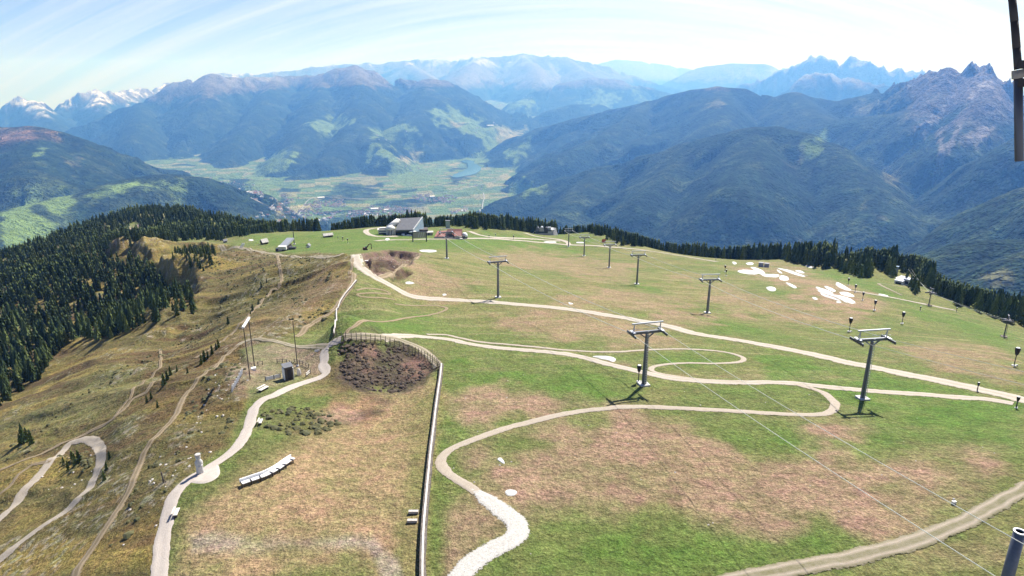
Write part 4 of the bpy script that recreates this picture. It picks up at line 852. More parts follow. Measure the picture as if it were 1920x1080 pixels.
def plan(q):
    if isinstance(q[0], str): return (math.radians(q[1]), math.log(q[2])*KV)
    h = P(*q); return (math.atan2(h.x, h.y), math.log(math.hypot(h.x, h.y))*KV)
def scatter(poly, spacing, gap=0.0, gs=25.0, seed=1):
    """points spread evenly over a patch of land"""
    pts = np.array([plan(q) for q in poly]); g_ = np.random.default_rng(seed)
    a0, a1 = pts[:, 0].min(), pts[:, 0].max(); r0, r1 = math.exp(pts[:, 1].min()/KV), math.exp(pts[:, 1].max()/KV)
    area = (a1-a0)*(r1*r1-r0*r0)/2; n = int(area/(spacing*spacing))
    a = g_.uniform(a0, a1, n); r = np.sqrt(g_.uniform(r0*r0, r1*r1, n)); ins = inside(a, np.log(r)*KV, [tuple(p) for p in pts])
    x = (r*np.sin(a))[ins]; y = (r*np.cos(a))[ins]
    if seed == 7:                                       # pale ski run cut through the wood
        k = ~inside(np.arctan2(x, y), np.log(np.hypot(x, y))*KV, [tuple(plan(q)) for q in [(205,446),(222,434),(245,424),(270,420),(266,430),(240,440),(215,448)]]); x, y = x[k], y[k]
    if seed == 5:                                       # the grassy crest of the spur stays open
        cr_ = [tuple(plan(q)) for q in [(215,462),(262,457),(288,478),(300,496),(330,516),(352,536),(372,572)]]
        ua, ub = np.arctan2(x, y), np.log(np.hypot(x, y))*KV; k = seg_dist(ua, ub, cr_) > 0.0075+0.004*fbm(x/15, y/15, 2); x, y = x[k], y[k]
    if gap: k = (fbm(x/gs+seed, y/gs, 3) > gap-1+g_.random(len(x))*0.25); x, y = x[k], y[k]
    return x, y
def belt(front, depth, spacing, seed, back=0.0):
    """trees standing from the given front edge outwards"""
    g_ = np.random.default_rng(seed); A = []; R_ = []
    for q in front: h = P(*q); A.append(math.atan2(h.x, h.y)); R_.append(math.hypot(h.x, h.y))
    A = np.array(A); R_ = np.array(R_); n = int((A[-1]-A[0])*R_.mean()*depth/(spacing*spacing))
    a = g_.uniform(A[0], A[-1], n); r = np.interp(a, A, R_)+g_.uniform(0, depth, n)**1.0+5.0*fbm(a*160, a*0, 3)+2
    return r*np.sin(a), r*np.cos(a)
TREES = []     # x, y, height, group
def put(xy, h, grp, hv=0.25, seed=3):
    g_ = np.random.default_rng(seed); x, y = xy; z = NEAR.heights(x, y)
    hh = h*(1+1.25*hv*(g_.random(len(x))*2-1)+0.34*fbm(x/16, y/16, 2))
    for i in range(len(x)): TREES.append((x[i], y[i], z[i], hh[i], grp))
G1 = 'spruces covering the steep slope on the left'; G2 = 'spruces on the wooded hill behind the left spur'; G3 = 'spruces in the belt beyond the meadow'; G4 = 'scattered young spruces on the open left slope'
put(scatter([(-60,820),(0,762),(40,735),(77,712),(100,668),(143,636),(207,636),(258,616),(282,590),(310,575),(340,560),(360,545),(335,522),(300,488),(262,470),(222,472),(205,455),(100,478),(0,530),('p',-47,560),('p',-47,230)], 3.3, 0.18, 12, 5), 7.0, G1, 0.45, 5)
put(scatter([(318,492),(335,470),(370,460),(402,468),(406,490),(385,512),(345,508)], 3.6, 0, 10, 6), 4.6, G1, 0.35, 6)
put(scatter([('p',-50,560),(0,530),(100,478),(205,452),(222,452),(300,449),(360,450),(420,452),(470,436),(520,432),(560,430),('p',-15.5,1020),('p',-50,1020)], 4.8, 0.3, 40, 7), 8.5, G2, 0.3, 7)
FR = [(470,440),(500,437),(520,436),(560,433),(600,431)]
put(belt([(425,452),(450,446)]+FR, 40, 5, 8), 10, G2, 0.3, 8)
put(belt([(622,430),(640,430),(665,427),(690,423),(725,419),(760,420),(800,422)], 70, 4.4, 9), 10.5, G3, 0.22, 9)
put(belt([(798,424),(850,425),(862,427),(880,431),(905,432),(952,432),(965,428),(985,427),(1010,426),(1045,426)], 80, 4.6, 10), 12, G3, 0.22, 10)
put(belt([(1045,428),(1078,428),(1095,432),(1110,438),(1125,445),(1142,456),(1165,460),(1190,462),(1220,465),(1260,471),(1300,477),(1340,482),(1380,484),(1420,486),(1450,487),(1475,490),(1500,497),(1525,502),(1548,506),(1562,508)], 85, 4.3, 11), 10, G3, 0.2, 11)
put(belt([(1560,507),(1580,505),(1600,509),(1632,512)], 70, 4.3, 12), 9, G3, 0.25, 12)
put(belt([(1625,505),(1640,508),(1660,514),(1674,520)], 130, 4.3, 13), 10, G3, 0.25, 13)
put(belt([(1672,508),(1690,512),(1706,516),(1730,530),(1745,545)], 110, 4.3, 33), 10, G3, 0.25, 33)
put(scatter([(372,585),(345,612),(300,622),(258,616),(282,590),(320,572),(360,548)], 6.5, 0.2, 14, 34), 5.5, G1, 0.4, 34)
put(belt([(1698,525),(1712,538),(1722,536),(1735,530)], 30, 4.2, 14), 9, G3, 0.25, 14)
put(belt([(1722,536),(1750,552),(1780,568),(1830,584),(1880,602),(1935,622)], 130, 4.2, 15), 9, G3, 0.25, 15)
put(scatter([(1600,516),(1618,512),(1634,516),(1628,524),(1606,522)], 4.2, 0, 10, 16), 9, G3, 0.25, 16)
for px, py, h in [(1576,508,10),(1583,512,9),(1590,511,11),(1596,514,9),(1712,546,9),(1706,540,8),(1716,552,7),(1720,548,9),(1697,534,8)]:
    b_ = P(px, py); TREES.append((b_.x, b_.y, b_.z, h, G3))
for px, py, h in [(45,830,5.5),(52,826,4.2),(60,832,4.5),(38,832,3.2),(308,722,3.6),(314,712,3.0),(320,704,3.4),(332,696,2.4),(378,682,3.2),(384,676,3.6),(390,672,2.8),(398,664,3.2),(406,656,2.6),(410,652,3.2),(276,755,2.4),(284,748,2.2),(352,700,2.2),(428,608,3.4),(474,583,3.2),(485,572,2.6),(470,590,2.0),(296,764,2.2),(196,900,2.4),(200,880,2.0),(206,860,2.2),(128,880,2.6),(142,872,3.4),(150,866,3.0),(136,862,2.6),(146,858,2.4),(120,870,2.2),(490,538,3),(500,530,2.6)]:
    b_ = P(px, py); TREES.append((b_.x, b_.y, b_.z, h, G4))
TREES.sort(key=lambda q: -q[3]/math.hypot(q[0], q[1]))
def in_view(q):
    d = Vector((q[0], q[1], q[2]+q[3]*0.5)); cy = d.y*math.cos(PITCH)-d.z*math.sin(PITCH); cz_ = d.y*math.sin(PITCH)+d.z*math.cos(PITCH)
    return abs(d.x/cy) < 0.77 and -0.44 < cz_/cy < 0.44
quota = 296; solo = []; mass = []
for q in TREES:
    if len(solo) < quota and in_view(q): solo.append(q)
    else: mass.append(q)
protos = []
for s_ in range(4):
    cr, tr = spruce_mesh('spruce', 40+s_, 8, 7); protos.append((cr.mesh('spruce_crown', M_['needles']), tr.mesh('spruce_trunk', M_['bark'])))
LAB = {G1: 'dark green spruce standing among the dense spruces on the steep left slope', G2: 'dark spruce in the wood on the hill behind the left spur',
       G3: 'dark green spruce in the tree belt beyond the edge of the meadow', G4: 'small young spruce alone on the open brown grass slope at left'}
for q in solo:
    k = random.randrange(4); r = bpy.data.objects.new('spruce_tree', None); COL.objects.link(r); r.empty_display_size = 0.5
    r.location = (q[0], q[1], q[2]); r.scale = (q[3]*random.uniform(0.85, 1.2), q[3]*random.uniform(0.85, 1.2), q[3]); r.rotation_euler = (0, 0, random.uniform(0, 6.28))
    lb = LAB[q[4]]
    if q[4] == G3:
        ad = math.degrees(math.atan2(q[0], q[1]))
        for lim, txt in ((-9, 'left of the big cable car station'), (-2, 'behind the red roofed hut'), (3, 'between the red hut and the gondola station'), (10, 'beyond the upper gravel road and the orange net'), (17, 'beyond the bend of the upper gravel road'), (22.5, 'above the white snow banks'), (27, 'above the right snow depot'), (31.5, 'around the grey lift station'), (99, 'along the lower right rim of the meadow')):
            if ad < lim: lb = 'dark green spruce in the belt '+txt; break
    if q[4] == G1: lb = ('small' if q[3] < 7 else 'medium sized' if q[3] < 9.5 else 'tall')+' dark spruce among the dense spruces on the steep left slope'
    tag(r, lb, 'spruce tree', q[4])
    for nm, me in (('crown', protos[k][0]), ('trunk', protos[k][1])):
        c = bpy.data.objects.new(nm, me); COL.objects.link(c); c.parent = r
def forest(name, trees, seed):
    g_ = np.random.default_rng(seed); vs_all = []; f_all = []; tint = []; off = 0
    V_ = []
    for s_ in range(5):
        cr, tr = spruce_mesh('x', 80+s_, 4, 5); a = np.array(cr.v, np.float32); tri = np.array(cr.f, np.int64); V_.append((a, tri))
    for i, q in enumerate(trees):
        a, tri = V_[i % 5]; th = g_.uniform(0, 6.28); c, s__ = math.cos(th), math.sin(th); w_ = q[3]*g_.uniform(0.9, 1.25)
        v = np.empty_like(a); v[:, 0] = (a[:, 0]*c-a[:, 1]*s__)*w_+q[0]; v[:, 1] = (a[:, 0]*s__+a[:, 1]*c)*w_+q[1]; v[:, 2] = a[:, 2]*q[3]+q[2]-0.3
        vs_all.append(v); f_all.append(tri+off); off += len(a); tint.append(np.full(len(a), g_.random()*0.75+0.25*float(np.clip(0.5+fbm(np.array(q[0]/30), np.array(q[1]/30), 2), 0, 1)), np.float32))
    V2 = np.concatenate(vs_all); F_ = np.concatenate(f_all); T_ = np.concatenate(tint)
    me = bpy.data.meshes.new(name); me.vertices.add(len(V2)); me.vertices.foreach_set('co', V2.ravel()); me.loops.add(F_.size); me.loops.foreach_set('vertex_index', F_.ravel().astype(np.int32))
    me.polygons.add(len(F_)); me.polygons.foreach_set('loop_start', np.arange(0, F_.size, 3, dtype=np.int32)); me.polygons.foreach_set('loop_total', np.full(len(F_), 3, np.int32)); me.update()
    at_ = me.attributes.new('tint', 'FLOAT', 'POINT'); at_.data.foreach_set('value', T_); me.materials.append(M_['needles_f'])
    o = bpy.data.objects.new(name, me); COL.objects.link(o); return o
print('TREES', len(TREES), len(solo))
tag(forest('spruce_forest', mass, 3), 'dark spruce forest wrapping the left slope and the rim of the summit meadow', 'forest', kind='stuff')

# low dwarf shrubs as ground cover on the heath and the slope
def shrubs(name, xs, ys, hmin, hmax, color, color2, label, seed):
    g_ = np.random.default_rng(seed); base = []; r_ = random.Random(seed)
    for s_ in range(4):
        mb = MB(); vs = []; n = 7
        for k, (z, rr) in enumerate(((-0.2, 0.8), (0.25, 1.0), (0.7, 0.62))):
            for i in range(n): th = 2*math.pi*i/n+k*0.4; q = rr*r_.uniform(0.65, 1.25); vs.append((q*math.cos(th), q*math.sin(th), z+r_.uniform(-0.15, 0.15)))
        vs.append((0, 0, 1.0)); mb.add(vs, [(k*n+i, k*n+(i+1) % n, (k+1)*n+i) for k in range(2) for i in range(n)]+[(k*n+(i+1) % n, (k+1)*n+(i+1) % n, (k+1)*n+i) for k in range(2) for i in range(n)]+[(2*n+i, 2*n+(i+1) % n, 3*n) for i in range(n)])
        base.append((np.array(mb.v, np.float32), np.array(mb.f, np.int64)))
    zs = NEAR.heights(xs, ys); vv_ = []; ff_ = []; off = 0
    for i in range(len(xs)):
        a, f = base[i % 4]; h = g_.uniform(hmin, hmax); w_ = h*g_.uniform(0.8, 1.7); th = g_.uniform(0, 6.28); c, s__ = math.cos(th), math.sin(th)
        v = np.empty_like(a); v[:, 0] = (a[:, 0]*c-a[:, 1]*s__)*w_+xs[i]; v[:, 1] = (a[:, 0]*s__+a[:, 1]*c)*w_+ys[i]; v[:, 2] = a[:, 2]*h+zs[i]; vv_.append(v); ff_.append(f+off); off += len(a)
    mb = MB(); mb.v = np.concatenate(vv_).tolist(); mb.f = np.concatenate(ff_).tolist(); mb.mi = [0]*len(mb.f)
    me = bpy.data.meshes.new(name); me.from_pydata(mb.v, [], mb.f); me.update(); me.materials.append(mat(name+'_leaf', color, 0.95, 0, 0.2, 0.6, color2=color2))
    o = bpy.data.objects.new(name, me); COL.objects.link(o); return tag(o, label, 'shrubs', kind='stuff')
x, y = scatter([(632,648),(700,642),(760,652),(808,688),(790,718),(735,738),(675,730),(640,700)], 0.95, 0.5, 6, 21)
shrubs('heather', x, y, 0.16, 0.46, (0.04, 0.03, 0.022), (0.115, 0.082, 0.058), 'dark brown heather covering the hollow inside the picket fence', 21)
x1, y1 = scatter([(490,775),(560,762),(605,770),(640,795),(600,815),(540,815),(500,800)], 1.1, 0.55, 5, 22); x2, y2 = scatter([(110,850),(175,840),(180,870),(150,890),(110,885)], 1.6, 0.8, 7, 23)
x3, y3 = scatter([(400,690),(450,660),(470,740),(410,830),(330,900),(290,1000),(200,1040),(260,900),(340,790)], 3.0, 0.5, 9, 24)
x4, y4 = scatter([(420,470),(620,482),(640,520),(540,560),(440,600),(250,700),(100,790),(40,900),(0,960),(0,860),(180,720),(320,650),(420,560),(380,500)], 3.6, 0.5, 20, 25)
x5, y5 = scatter([(545,560),(620,580),(600,612),(540,612)], 2.0, 0.6, 8, 26)
shrubs('dwarf_juniper', np.concatenate([x1, x2, x3, x4, x5]), np.concatenate([y1, y2, y3, y4, y5]), 0.15, 0.55, (0.045, 0.052, 0.02), (0.11, 0.10, 0.038), 'low dark juniper shrubs dotted over the brown slope and the knoll', 22)
# loose stones
def stones(name, xs, ys, smin, smax, m, label, seed):
    g_ = np.random.default_rng(seed); zs = NEAR.heights(xs, ys); mb = MB(); r_ = random.Random(seed)
    for i in range(len(xs)):
        s_ = g_.uniform(smin, smax); vs = []; n = 6
        for z, rr in ((-0.3, 0.9), (0.25, 1.0), (0.6, 0.55)):
            for k in range(n): th = 2*math.pi*k/n; q = rr*s_*r_.uniform(0.6, 1.2); vs.append((xs[i]+q*math.cos(th), ys[i]+q*math.sin(th), zs[i]+z*s_*r_.uniform(0.8, 1.2)))
        mb.add(vs, [(k*n+j, k*n+(j+1) % n, (k+1)*n+(j+1) % n, (k+1)*n+j) for k in range(2) for j in range(n)]+[tuple(range(2*n, 3*n))])
    return tag(obj(name, mb, m), label, 'stones', kind='stuff')
x1, y1 = scatter([(880,914),(905,926),(940,950),(975,980),(980,998),(960,1020),(905,1052),(868,1090),(850,1090),(890,1045),(940,1012),(955,995),(945,978),(915,950)], 0.42, 0, 5, 31)
stones('rubble', x1, y1, 0.07, 0.22, mat('broken_stone', (0.42, 0.41, 0.38), 0.95, 0, 0.25, 3, color2=(0.66, 0.65, 0.62)), 'heap of pale broken stones forming the lower part of the winding path', 31)
x1, y1 = scatter([(400,700),(450,665),(470,740),(420,840),(340,900),(300,1000),(260,1060),(200,1060),(260,900),(350,780)], 3.0, 0.6, 7, 32); x2, y2 = scatter([(690,480),(780,478),(760,500),(710,510)], 3, 0, 7, 33); x3, y3 = scatter([(100,840),(170,830),(180,880),(130,930),(60,960)], 3.6, 0.7, 9, 34)
stones('slope_stones', np.concatenate([x1, x2, x3]), np.concatenate([y1, y2, y3]), 0.08, 0.30, M_['stone'], 'pale loose stones strewn over the brown slope beside the paved path', 32)
x1, y1 = scatter([(850,700),(1900,800),(1900,980),(1000,1070),(850,900)], 9, 0, 9, 35); x2, y2 = scatter([(850,500),(1500,560),(1800,640),(1200,660),(850,640)], 14, 0, 9, 36)
stones('meadow_stones', np.concatenate([x1, x2]), np.concatenate([y1, y2]), 0.05, 0.17, M_['stone'], 'small pale stones scattered over the summit meadow', 35)

# ------------------------------------------------------------------ chairlift pylons and ropes
def pylon(base, H, ang, label, group, arm=6.4, first=None, r0=0.46, r1=0.30, dark=False):
    M0 = dict(M_)
    if dark: M0.update(steel=M_['dsteel'], pale=M_['dsteel'], conc=M_['wall'])
    return pylon_(base, H, ang, label, group, arm, r0, r1, M0)
def pylon_(base, H, ang, label, group, arm, r0, r1, M_):
    """lift pylon; ang = heading of the rope line"""
    t = thing('lift_pylon', label, 'lift pylon', base, 0, group)
    m = MB(); m.tube((0, 0, 0.3), (0, 0, H-0.35), r0, r1, 12)
    mast = obj('mast', m, M_['steel'], t)
    f = MB(); f.box((0, 0, 0.0), (1.9, 1.9, 0.7), ang); obj('footing', f, M_['conc'], t)
    c, s_ = math.cos(ang), math.sin(ang); lx = lambda u, v, z: (u*c-v*s_, u*s_+v*c, z)      # u along the rope, v across
    a = MB(); a.bar(lx(0, -arm/2, H), lx(0, arm/2, H), 0.42, 0.5); a.bar(lx(0, -arm*0.22, H-0.28), lx(0, 0, H-1.3), 0.2, 0.2); a.bar(lx(0, arm*0.22, H-0.28), lx(0, 0, H-1.3), 0.2, 0.2); obj('crossarm', a, M_['steel'], t)
    g = MB()
    for v in (-arm/2+0.5, arm/2-0.5): g.bar(lx(0, v, H+0.25), lx(0, v, H+1.75), 0.14, 0.14); g.bar(lx(-0.5, v, H+0.25), lx(0, v, H+1.7), 0.09, 0.09)
    g.bar(lx(0, -arm/2, H+1.85), lx(0, arm/2, H+1.85), 0.26, 0.24); obj('service_gantry', g, M_['pale'], t)
    w_ = MB()
    for v in (-arm/2+0.25, arm/2-0.25):
        w_.bar(lx(-0.95, v, H+0.28), lx(0.95, v, H+0.28), 0.5, 0.07)
    w_.bar(lx(0.45, -arm/2, H+0.9), lx(0.45, arm/2, H+0.9), 0.05, 0.05); obj('catwalk', w_, M_['pale'], t)
    for v in (-arm/2, arm/2):
        b_ = MB(); b_.bar(lx(-1.9, v, H-0.05), lx(1.9, v, H-0.05), 0.16, 0.26); b_.bar(lx(-0.3, v, H+0.1), lx(0.3, v, H+0.1), 0.3, 0.3); so_ = obj('sheave_beam', b_, M_['steel'], t)
        q = MB()
        for k in range(8):
            u = -1.75+k*0.5; p0 = Vector(lx(u, v-0.09, H-0.28)); p1 = Vector(lx(u, v+0.09, H-0.28)); q.tube(p0, p1, 0.2, 0.2, 10)
        obj('sheave_wheels', q, M_['dsteel'], so_)
    l = MB(); lr = r0+0.22
    for v in (-0.2, 0.2): l.bar(lx(lr, v, 0.5), lx(r1+0.22, v, H-0.2), 0.05, 0.05)
    for k in range(int(H/0.5)): zz = 0.8+k*0.5; fr = zz/H; l.bar(lx(lr+(r1-r0)*fr, -0.2, zz), lx(lr+(r1-r0)*fr, 0.2, zz), 0.04, 0.04)
    obj('ladder', l, M_['pale'], t)
    return t, [Vector(base)+Vector(lx(0, v, H-0.05)) for v in (-arm/2, arm/2)]
def rope(name, a, b, label, sag=0.012, r=0.055, group=None):
    L = (b-a).length; mb = MB(); pr = None; n = 16
    for k in range(n+1):
        t_ = k/n; p = a.lerp(b, t_)-Vector((0, 0, 4*sag*L*t_*(1-t_)))
        if pr is not None: mb.tube(pr, p, r, r, 6, cap=False)
        pr = p
    return tag(obj(name, mb, M_['cable']), label, 'cable', group)
GA = 'pylons of the chairlift crossing the middle of the meadow'; GB = 'pylons of the chairlift on the right of the meadow'
A = [((838,485),(836,436)),((934,558),(930,491)),((1207,722),(1208,622))]
B = [((1066,462),(1065,433)),((1095,480),(1095,445)),((1142,502),(1141,459)),((1194,533),(1193,478)),((1326,587),(1327,524)),((1617,748),(1633,636))]
LA = ['slim grey pylon standing in front of the red roofed hut', 'grey lift pylon whose foot touches the upper edge of the gravel road', 'big grey lift pylon on grass with a round snow gun at its foot']
LB = ['farthest pylon of the right row, on the gravel road by the small lift station', 'second farthest pylon of the right row, just below the gravel road', 'third farthest pylon of the right row, on a bright green strip', 'fourth pylon of the right row, left of the one standing by the snow banks', 'pylon of the right row between the main gravel road and the white snow banks', 'nearest and tallest pylon on the right, on the lower gravel track']
def row(defs, labs, grp, tail, rr):
    tlab = 'after the big one with the round snow gun, outside the view' if rr == 0 else 'after the nearest one on the right, outside the view'
    bases = [P(*d[0]) for d in defs]; Hs = [max(7, height_to(b, *d[1])) for b, d in zip(bases, defs)]
    nxt = bases+[tail]; att = []
    for i, b in enumerate(bases):
        d = (nxt[i+1]-nxt[max(i-1, 0)]) if i else nxt[1]-nxt[0]; ang = math.atan2(d.y, d.x)
        t, a2 = pylon(b, Hs[i], ang, labs[i], grp); att.append(a2)
    d = tail-bases[-1]; ang = math.atan2(d.y, d.x); t, a2 = pylon(tail, 11.5, ang, 'next pylon '+tlab, grp); att.append(a2)
    for i in range(len(att)-1):
        for k, side in enumerate(('left', 'right')): yield att[i][k], att[i+1][k], i, k
tailA = Vector((47.0, 22.0, 0)); tailA.z = NEAR.height(47.0, 22.0)
tailB = Vector((90.0, 62.0, 0)); tailB.z = NEAR.height(90.0, 62.0)
where = {0: ['from the slim red hut pylon to the road edge pylon', 'from the road edge pylon to the big middle pylon', 'from the big pylon with the snow gun to the lower right'],
         1: ['between the two farthest pylons of the right row', 'between second and third farthest right row pylons', 'between third and fourth farthest right row pylons', 'from the fourth right row pylon to the one by the snow', 'from the pylon by the snow banks to the nearest right one', 'running from the nearest right pylon out of the picture']}
for (df, lb, gp, tl_, wi) in ((A, LA, GA, tailA, 0), (B, LB, GB, tailB, 1)):
    for a_, b_, i, k in row(df, lb, gp, tl_, wi):
        rope('lift_rope', a_, b_, ('near' if k == 0 else 'far')+' rope '+where[wi][i], 0.010, 0.03+0.00011*a_.length if a_.length > 150 else 0.036, 'hauling ropes of the chairlifts')
# round control gear on two of the masts is a snow gun standing beside them
def snow_gun(b, H, label, group='snow guns with black covers', sc=1.0):
    t = thing('snow_gun', label, 'snow gun', b, random.uniform(-0.5, 0.5), group)
    m = MB(); m.tube((0, 0, 0), (0, 0, H*0.62), 0.12, 0.09, 8); obj('pole', m, M_['dsteel'], t)
    hd = MB(); k = min(1, H/4.5)*0.85; hd.lathe([(0.16*k, H*0.56), (0.42*k, H*0.64), (0.62*k, H*0.80), (0.68*k, H*0.93), (0.60*k, H*0.97)], 12); obj('cover', hd, M_['black'], t, True)
    tp = MB(); tp.lathe([(0.56*k, H*0.972), (0.46*k, H*0.99), (0.3*k, H)], 12); obj('cover_top', tp, M_['white'], t, True)
    f = MB(); f.lathe([(0.62*k, -0.3), (0.62*k, 0.22*k), (0.5*k, 0.3*k)], 12); f.box((0.65*k, 0.1, 0.15*k), (0.6*k, 0.4*k, 0.5*k)); obj('hydrant_base', f, M_['conc'], t)
    return t
SG = [((1592,622),(1592,595),'tallest snow gun left of the nearest right pylon, black cover with white top'),((1691,607),(1691,584),'snow gun right of the nearest right pylon top, black cover'),((1901,686),(1902,650),'snow gun at the right edge above the gravel road junction'),
      ((1639,582),(1639,562),'snow gun below the right end of the snow depot'),((1617,563),(1617,547),'snow gun at the lower right tip of the snow depot'),((1361,517),(1361,505),'snow gun left of the snow banks, lower of two'),((1359,510),(1359,497),'snow gun left of the snow banks, upper of two'),
      ((1342,490),(1342,485),'small snow gun by the end of the upper gravel road'),((1603,548),(1603,533),'snow gun above the snow depot'),((1590,535),(1591,521),'snow gun on the lawn above the snow depot'),((1793,585),(1793,576),'snow gun near the far right tree line'),
      ((652,456),(652,447),'snow gun on the far lawn with white cover top, right of two'),((643,452),(643,444),'snow gun on the far lawn, middle of three'),((634,449),(634,443),'snow gun on the far lawn, left of three'),((929,444),(929,438),'snow gun on the lawn right of the red roofed hut'),((963,450),(963,441),'snow gun standing by the gravel road left of the small station'),
      ((1832,733),(1832,722),'short snow gun beside the main gravel road at right'),((1905,765),(1904,742),'snow gun at the gravel road junction on the right edge'),((916,452),(916,442),'snow gun below the road bend right of the red roofed hut'),((1725,583),(1725,574),'snow gun on the track near the right lift station')]
SG[18] = ((917,447),(917,440),'snow gun on the grass between the red hut and the small station')
for bb, tt, lb in SG:
    b_ = P(*bb); snow_gun(b_, min(5.6, max(1.9, height_to(b_, *tt))), lb)
b_ = P(1197,716); snow_gun(b_, height_to(b_, 1197, 684), 'snow gun with dark round head right at the foot of the big middle pylon')
# small pylons of the lift behind the right tree line
GC = 'pylons of the lift at the far right'; bc = [P(1741,573), P(1882,632)]
pc = [pylon(bc[0], height_to(bc[0], 1741, 548), 0.2, 'small dark lift pylon on the lawn right of the grey lift station', GC, 2.2, r0=0.22, r1=0.16, dark=True), pylon(bc[1], height_to(bc[1], 1884, 600), -0.5, 'dark lift pylon on the meadow by the right edge in front of the trees', GC, 2.2, r0=0.22, r1=0.16, dark=True)]
sta = P(1700,520); e2 = at_range(2150, 690, 170)
for k in (0, 1):
    rope('lift_rope', sta+Vector((2*k, 0, 5)), pc[0][1][k], ('left' if k == 0 else 'right')+' rope from the grey lift station to the first small pylon at far right', 0.006, 0.035, 'ropes of the far right lift')
    rope('lift_rope', pc[0][1][k], pc[1][1][k], ('left' if k == 0 else 'right')+' rope between the two small pylons at far right', 0.008, 0.035, 'ropes of the far right lift')
# foreground mast
b0 = Vector(at_range(1876, 1125, 72.0)); xx = at_range(1912, 998, 72.0)
b0 = Vector((xx[0], xx[1], NEAR.height(xx[0], xx[1]))); Hm = xx[2]-b0.z
t = thing('steel_mast', 'thick dark steel mast with pale open top at the lower right corner', 'mast', b0)
m = MB(); m.tube((0, 0, -0.3), (0, 0, Hm), 0.56, 0.50, 20); obj('shaft', m, M_['steel'], t, True)
m = MB(); m.lathe([(0.53, Hm), (0.55, Hm+0.12), (0.38, Hm+0.12), (0.36, Hm-0.1)], 20); obj('rim', m, M_['pale'], t)
# antenna hanging beside the camera
t = thing('antenna_pole', 'dark metal antenna rod with bracket hanging at the upper right edge of the view', 'antenna', Vector(at_range(1911, 300, 3.2)))
def near_pt(px, py, R=3.2): return Vector(at_range(px, py, R))-t.location
m = MB(); pts = [near_pt(1895, -60), near_pt(1898, 0), near_pt(1902, 40), near_pt(1906, 90), near_pt(1909, 130)]
for a_, b_ in zip(pts, pts[1:]): m.tube(a_, b_, 0.0125, 0.013, 12)
obj('upper_rod', m, M_['black'], t, True)
m = MB(); m.tube(near_pt(1909, 138), near_pt(1911, 302), 0.0145, 0.0145, 12); obj('lower_rod', m, M_['dsteel'], t, True)
m = MB(); m.tube(near_pt(1909, 131), near_pt(1909.4, 147), 0.0205, 0.0205, 14); obj('collar', m, M_['wood'], t, True)
m = MB(); m.bar(near_pt(1909, 121), near_pt(1960, 121), 0.03, 0.03); m.bar(near_pt(1909, 155), near_pt(1960, 155), 0.03, 0.03); obj('bracket', m, M_['black'], t)
# ------------------------------------------------------------------ walls and fences on the summit
def land_line(line, step):
    pts = smooth_line([Vector((*P(*q)[:2], 0)) for q in line], step); return [Vector((p.x, p.y, NEAR.height(p.x, p.y))) for p in pts]
def stone_wall(line, label, w_, h, capw):
    L = land_line(line, 1.0); o0 = L[len(L)//2].copy()
    t = thing('stone_wall', label, 'wall', o0); b_ = MB(); c_ = MB()
    T = [(L[min(i+1, len(L)-1)]-L[max(i-1, 0)]).normalized() for i in range(len(L))]
    def sweep(mb, wd, z0, z1, off, jit):
        vs = []
        for p, d in zip(L, T):
            nrm = Vector((-d.y, d.x, 0)).normalized(); j = random.uniform(-jit, jit)
            for sgn, z in ((-1, z0), (-1, z1), (1, z1), (1, z0)): q = p-o0+nrm*(sgn*wd/2+off+(j if sgn > 0 else 0)); vs.append((q.x, q.y, q.z+z+random.uniform(-jit, jit)*0.3))
        n = len(L); mb.add(vs, [(i*4+k, i*4+(k+1) % 4, (i+1)*4+(k+1) % 4, (i+1)*4+k) for i in range(n-1) for k in range(4)]+[(3, 2, 1, 0), tuple((n-1)*4+k for k in range(4))])
    sweep(b_, w_, -0.4, h, 0, 0.10); obj('wall_body', b_, M_['wall'], t)
    sweep(c_, capw, h+0.002+0.03, h+0.12, 0, 0.0); obj('coping', c_, M_['cap'], t)
stone_wall([(828,690),(826,712),(822,740),(818,770),(814,805),(809,845),(805,885),(802,915),(799,950),(796,985),(794,1020),(793,1060),(793,1100)], 'long dark stone wall with a pale coping running down the middle of the meadow', 0.7, 1.0, 0.26)
stone_wall([(668,528),(661,537),(652,548),(645,557),(638,568),(634,580),(631,592),(629,606),(627,622),(626,630)], 'low wall with pale coping between the brown slope and the upper bike trails', 0.4, 0.55, 0.3)
F = land_line([(626,636),(645,637),(680,640),(712,643),(738,650),(760,659),(785,668),(805,678),(818,686),(826,697)], 0.25)
acc = 0; posts = [F[0]]
for a_, b_ in zip(F, F[1:]):
    acc += (b_-a_).length
    if acc > 1.05: posts.append(b_); acc = 0
t = thing('picket_fence', 'dark curved fence of upright posts above the heather hollow', 'fence', F[0])
d0 = F[0]
for i, p in enumerate(posts):
    m = MB(); q = p-d0; m.bar(q+Vector((0, 0, -0.3)), q+Vector((0.0, 0.05, 2.0)), 0.11, 0.11)
    if i % 3 == 0: m.bar(q+Vector((0, 0, 1.4)), q+Vector((-0.25, -0.7, -0.1)), 0.07, 0.07)
    obj('post', m, M_['dwood'], t)
for z, wd in ((0.5, 0.05), (1.0, 0.05), (1.5, 0.05)):
    m = MB()
    for a_, b_ in zip(posts, posts[1:]): m.bar(a_-d0+Vector((0, 0, z)), b_-d0+Vector((0, 0, z)), wd, wd)
    obj('rail', m, M_['dwood'], t)
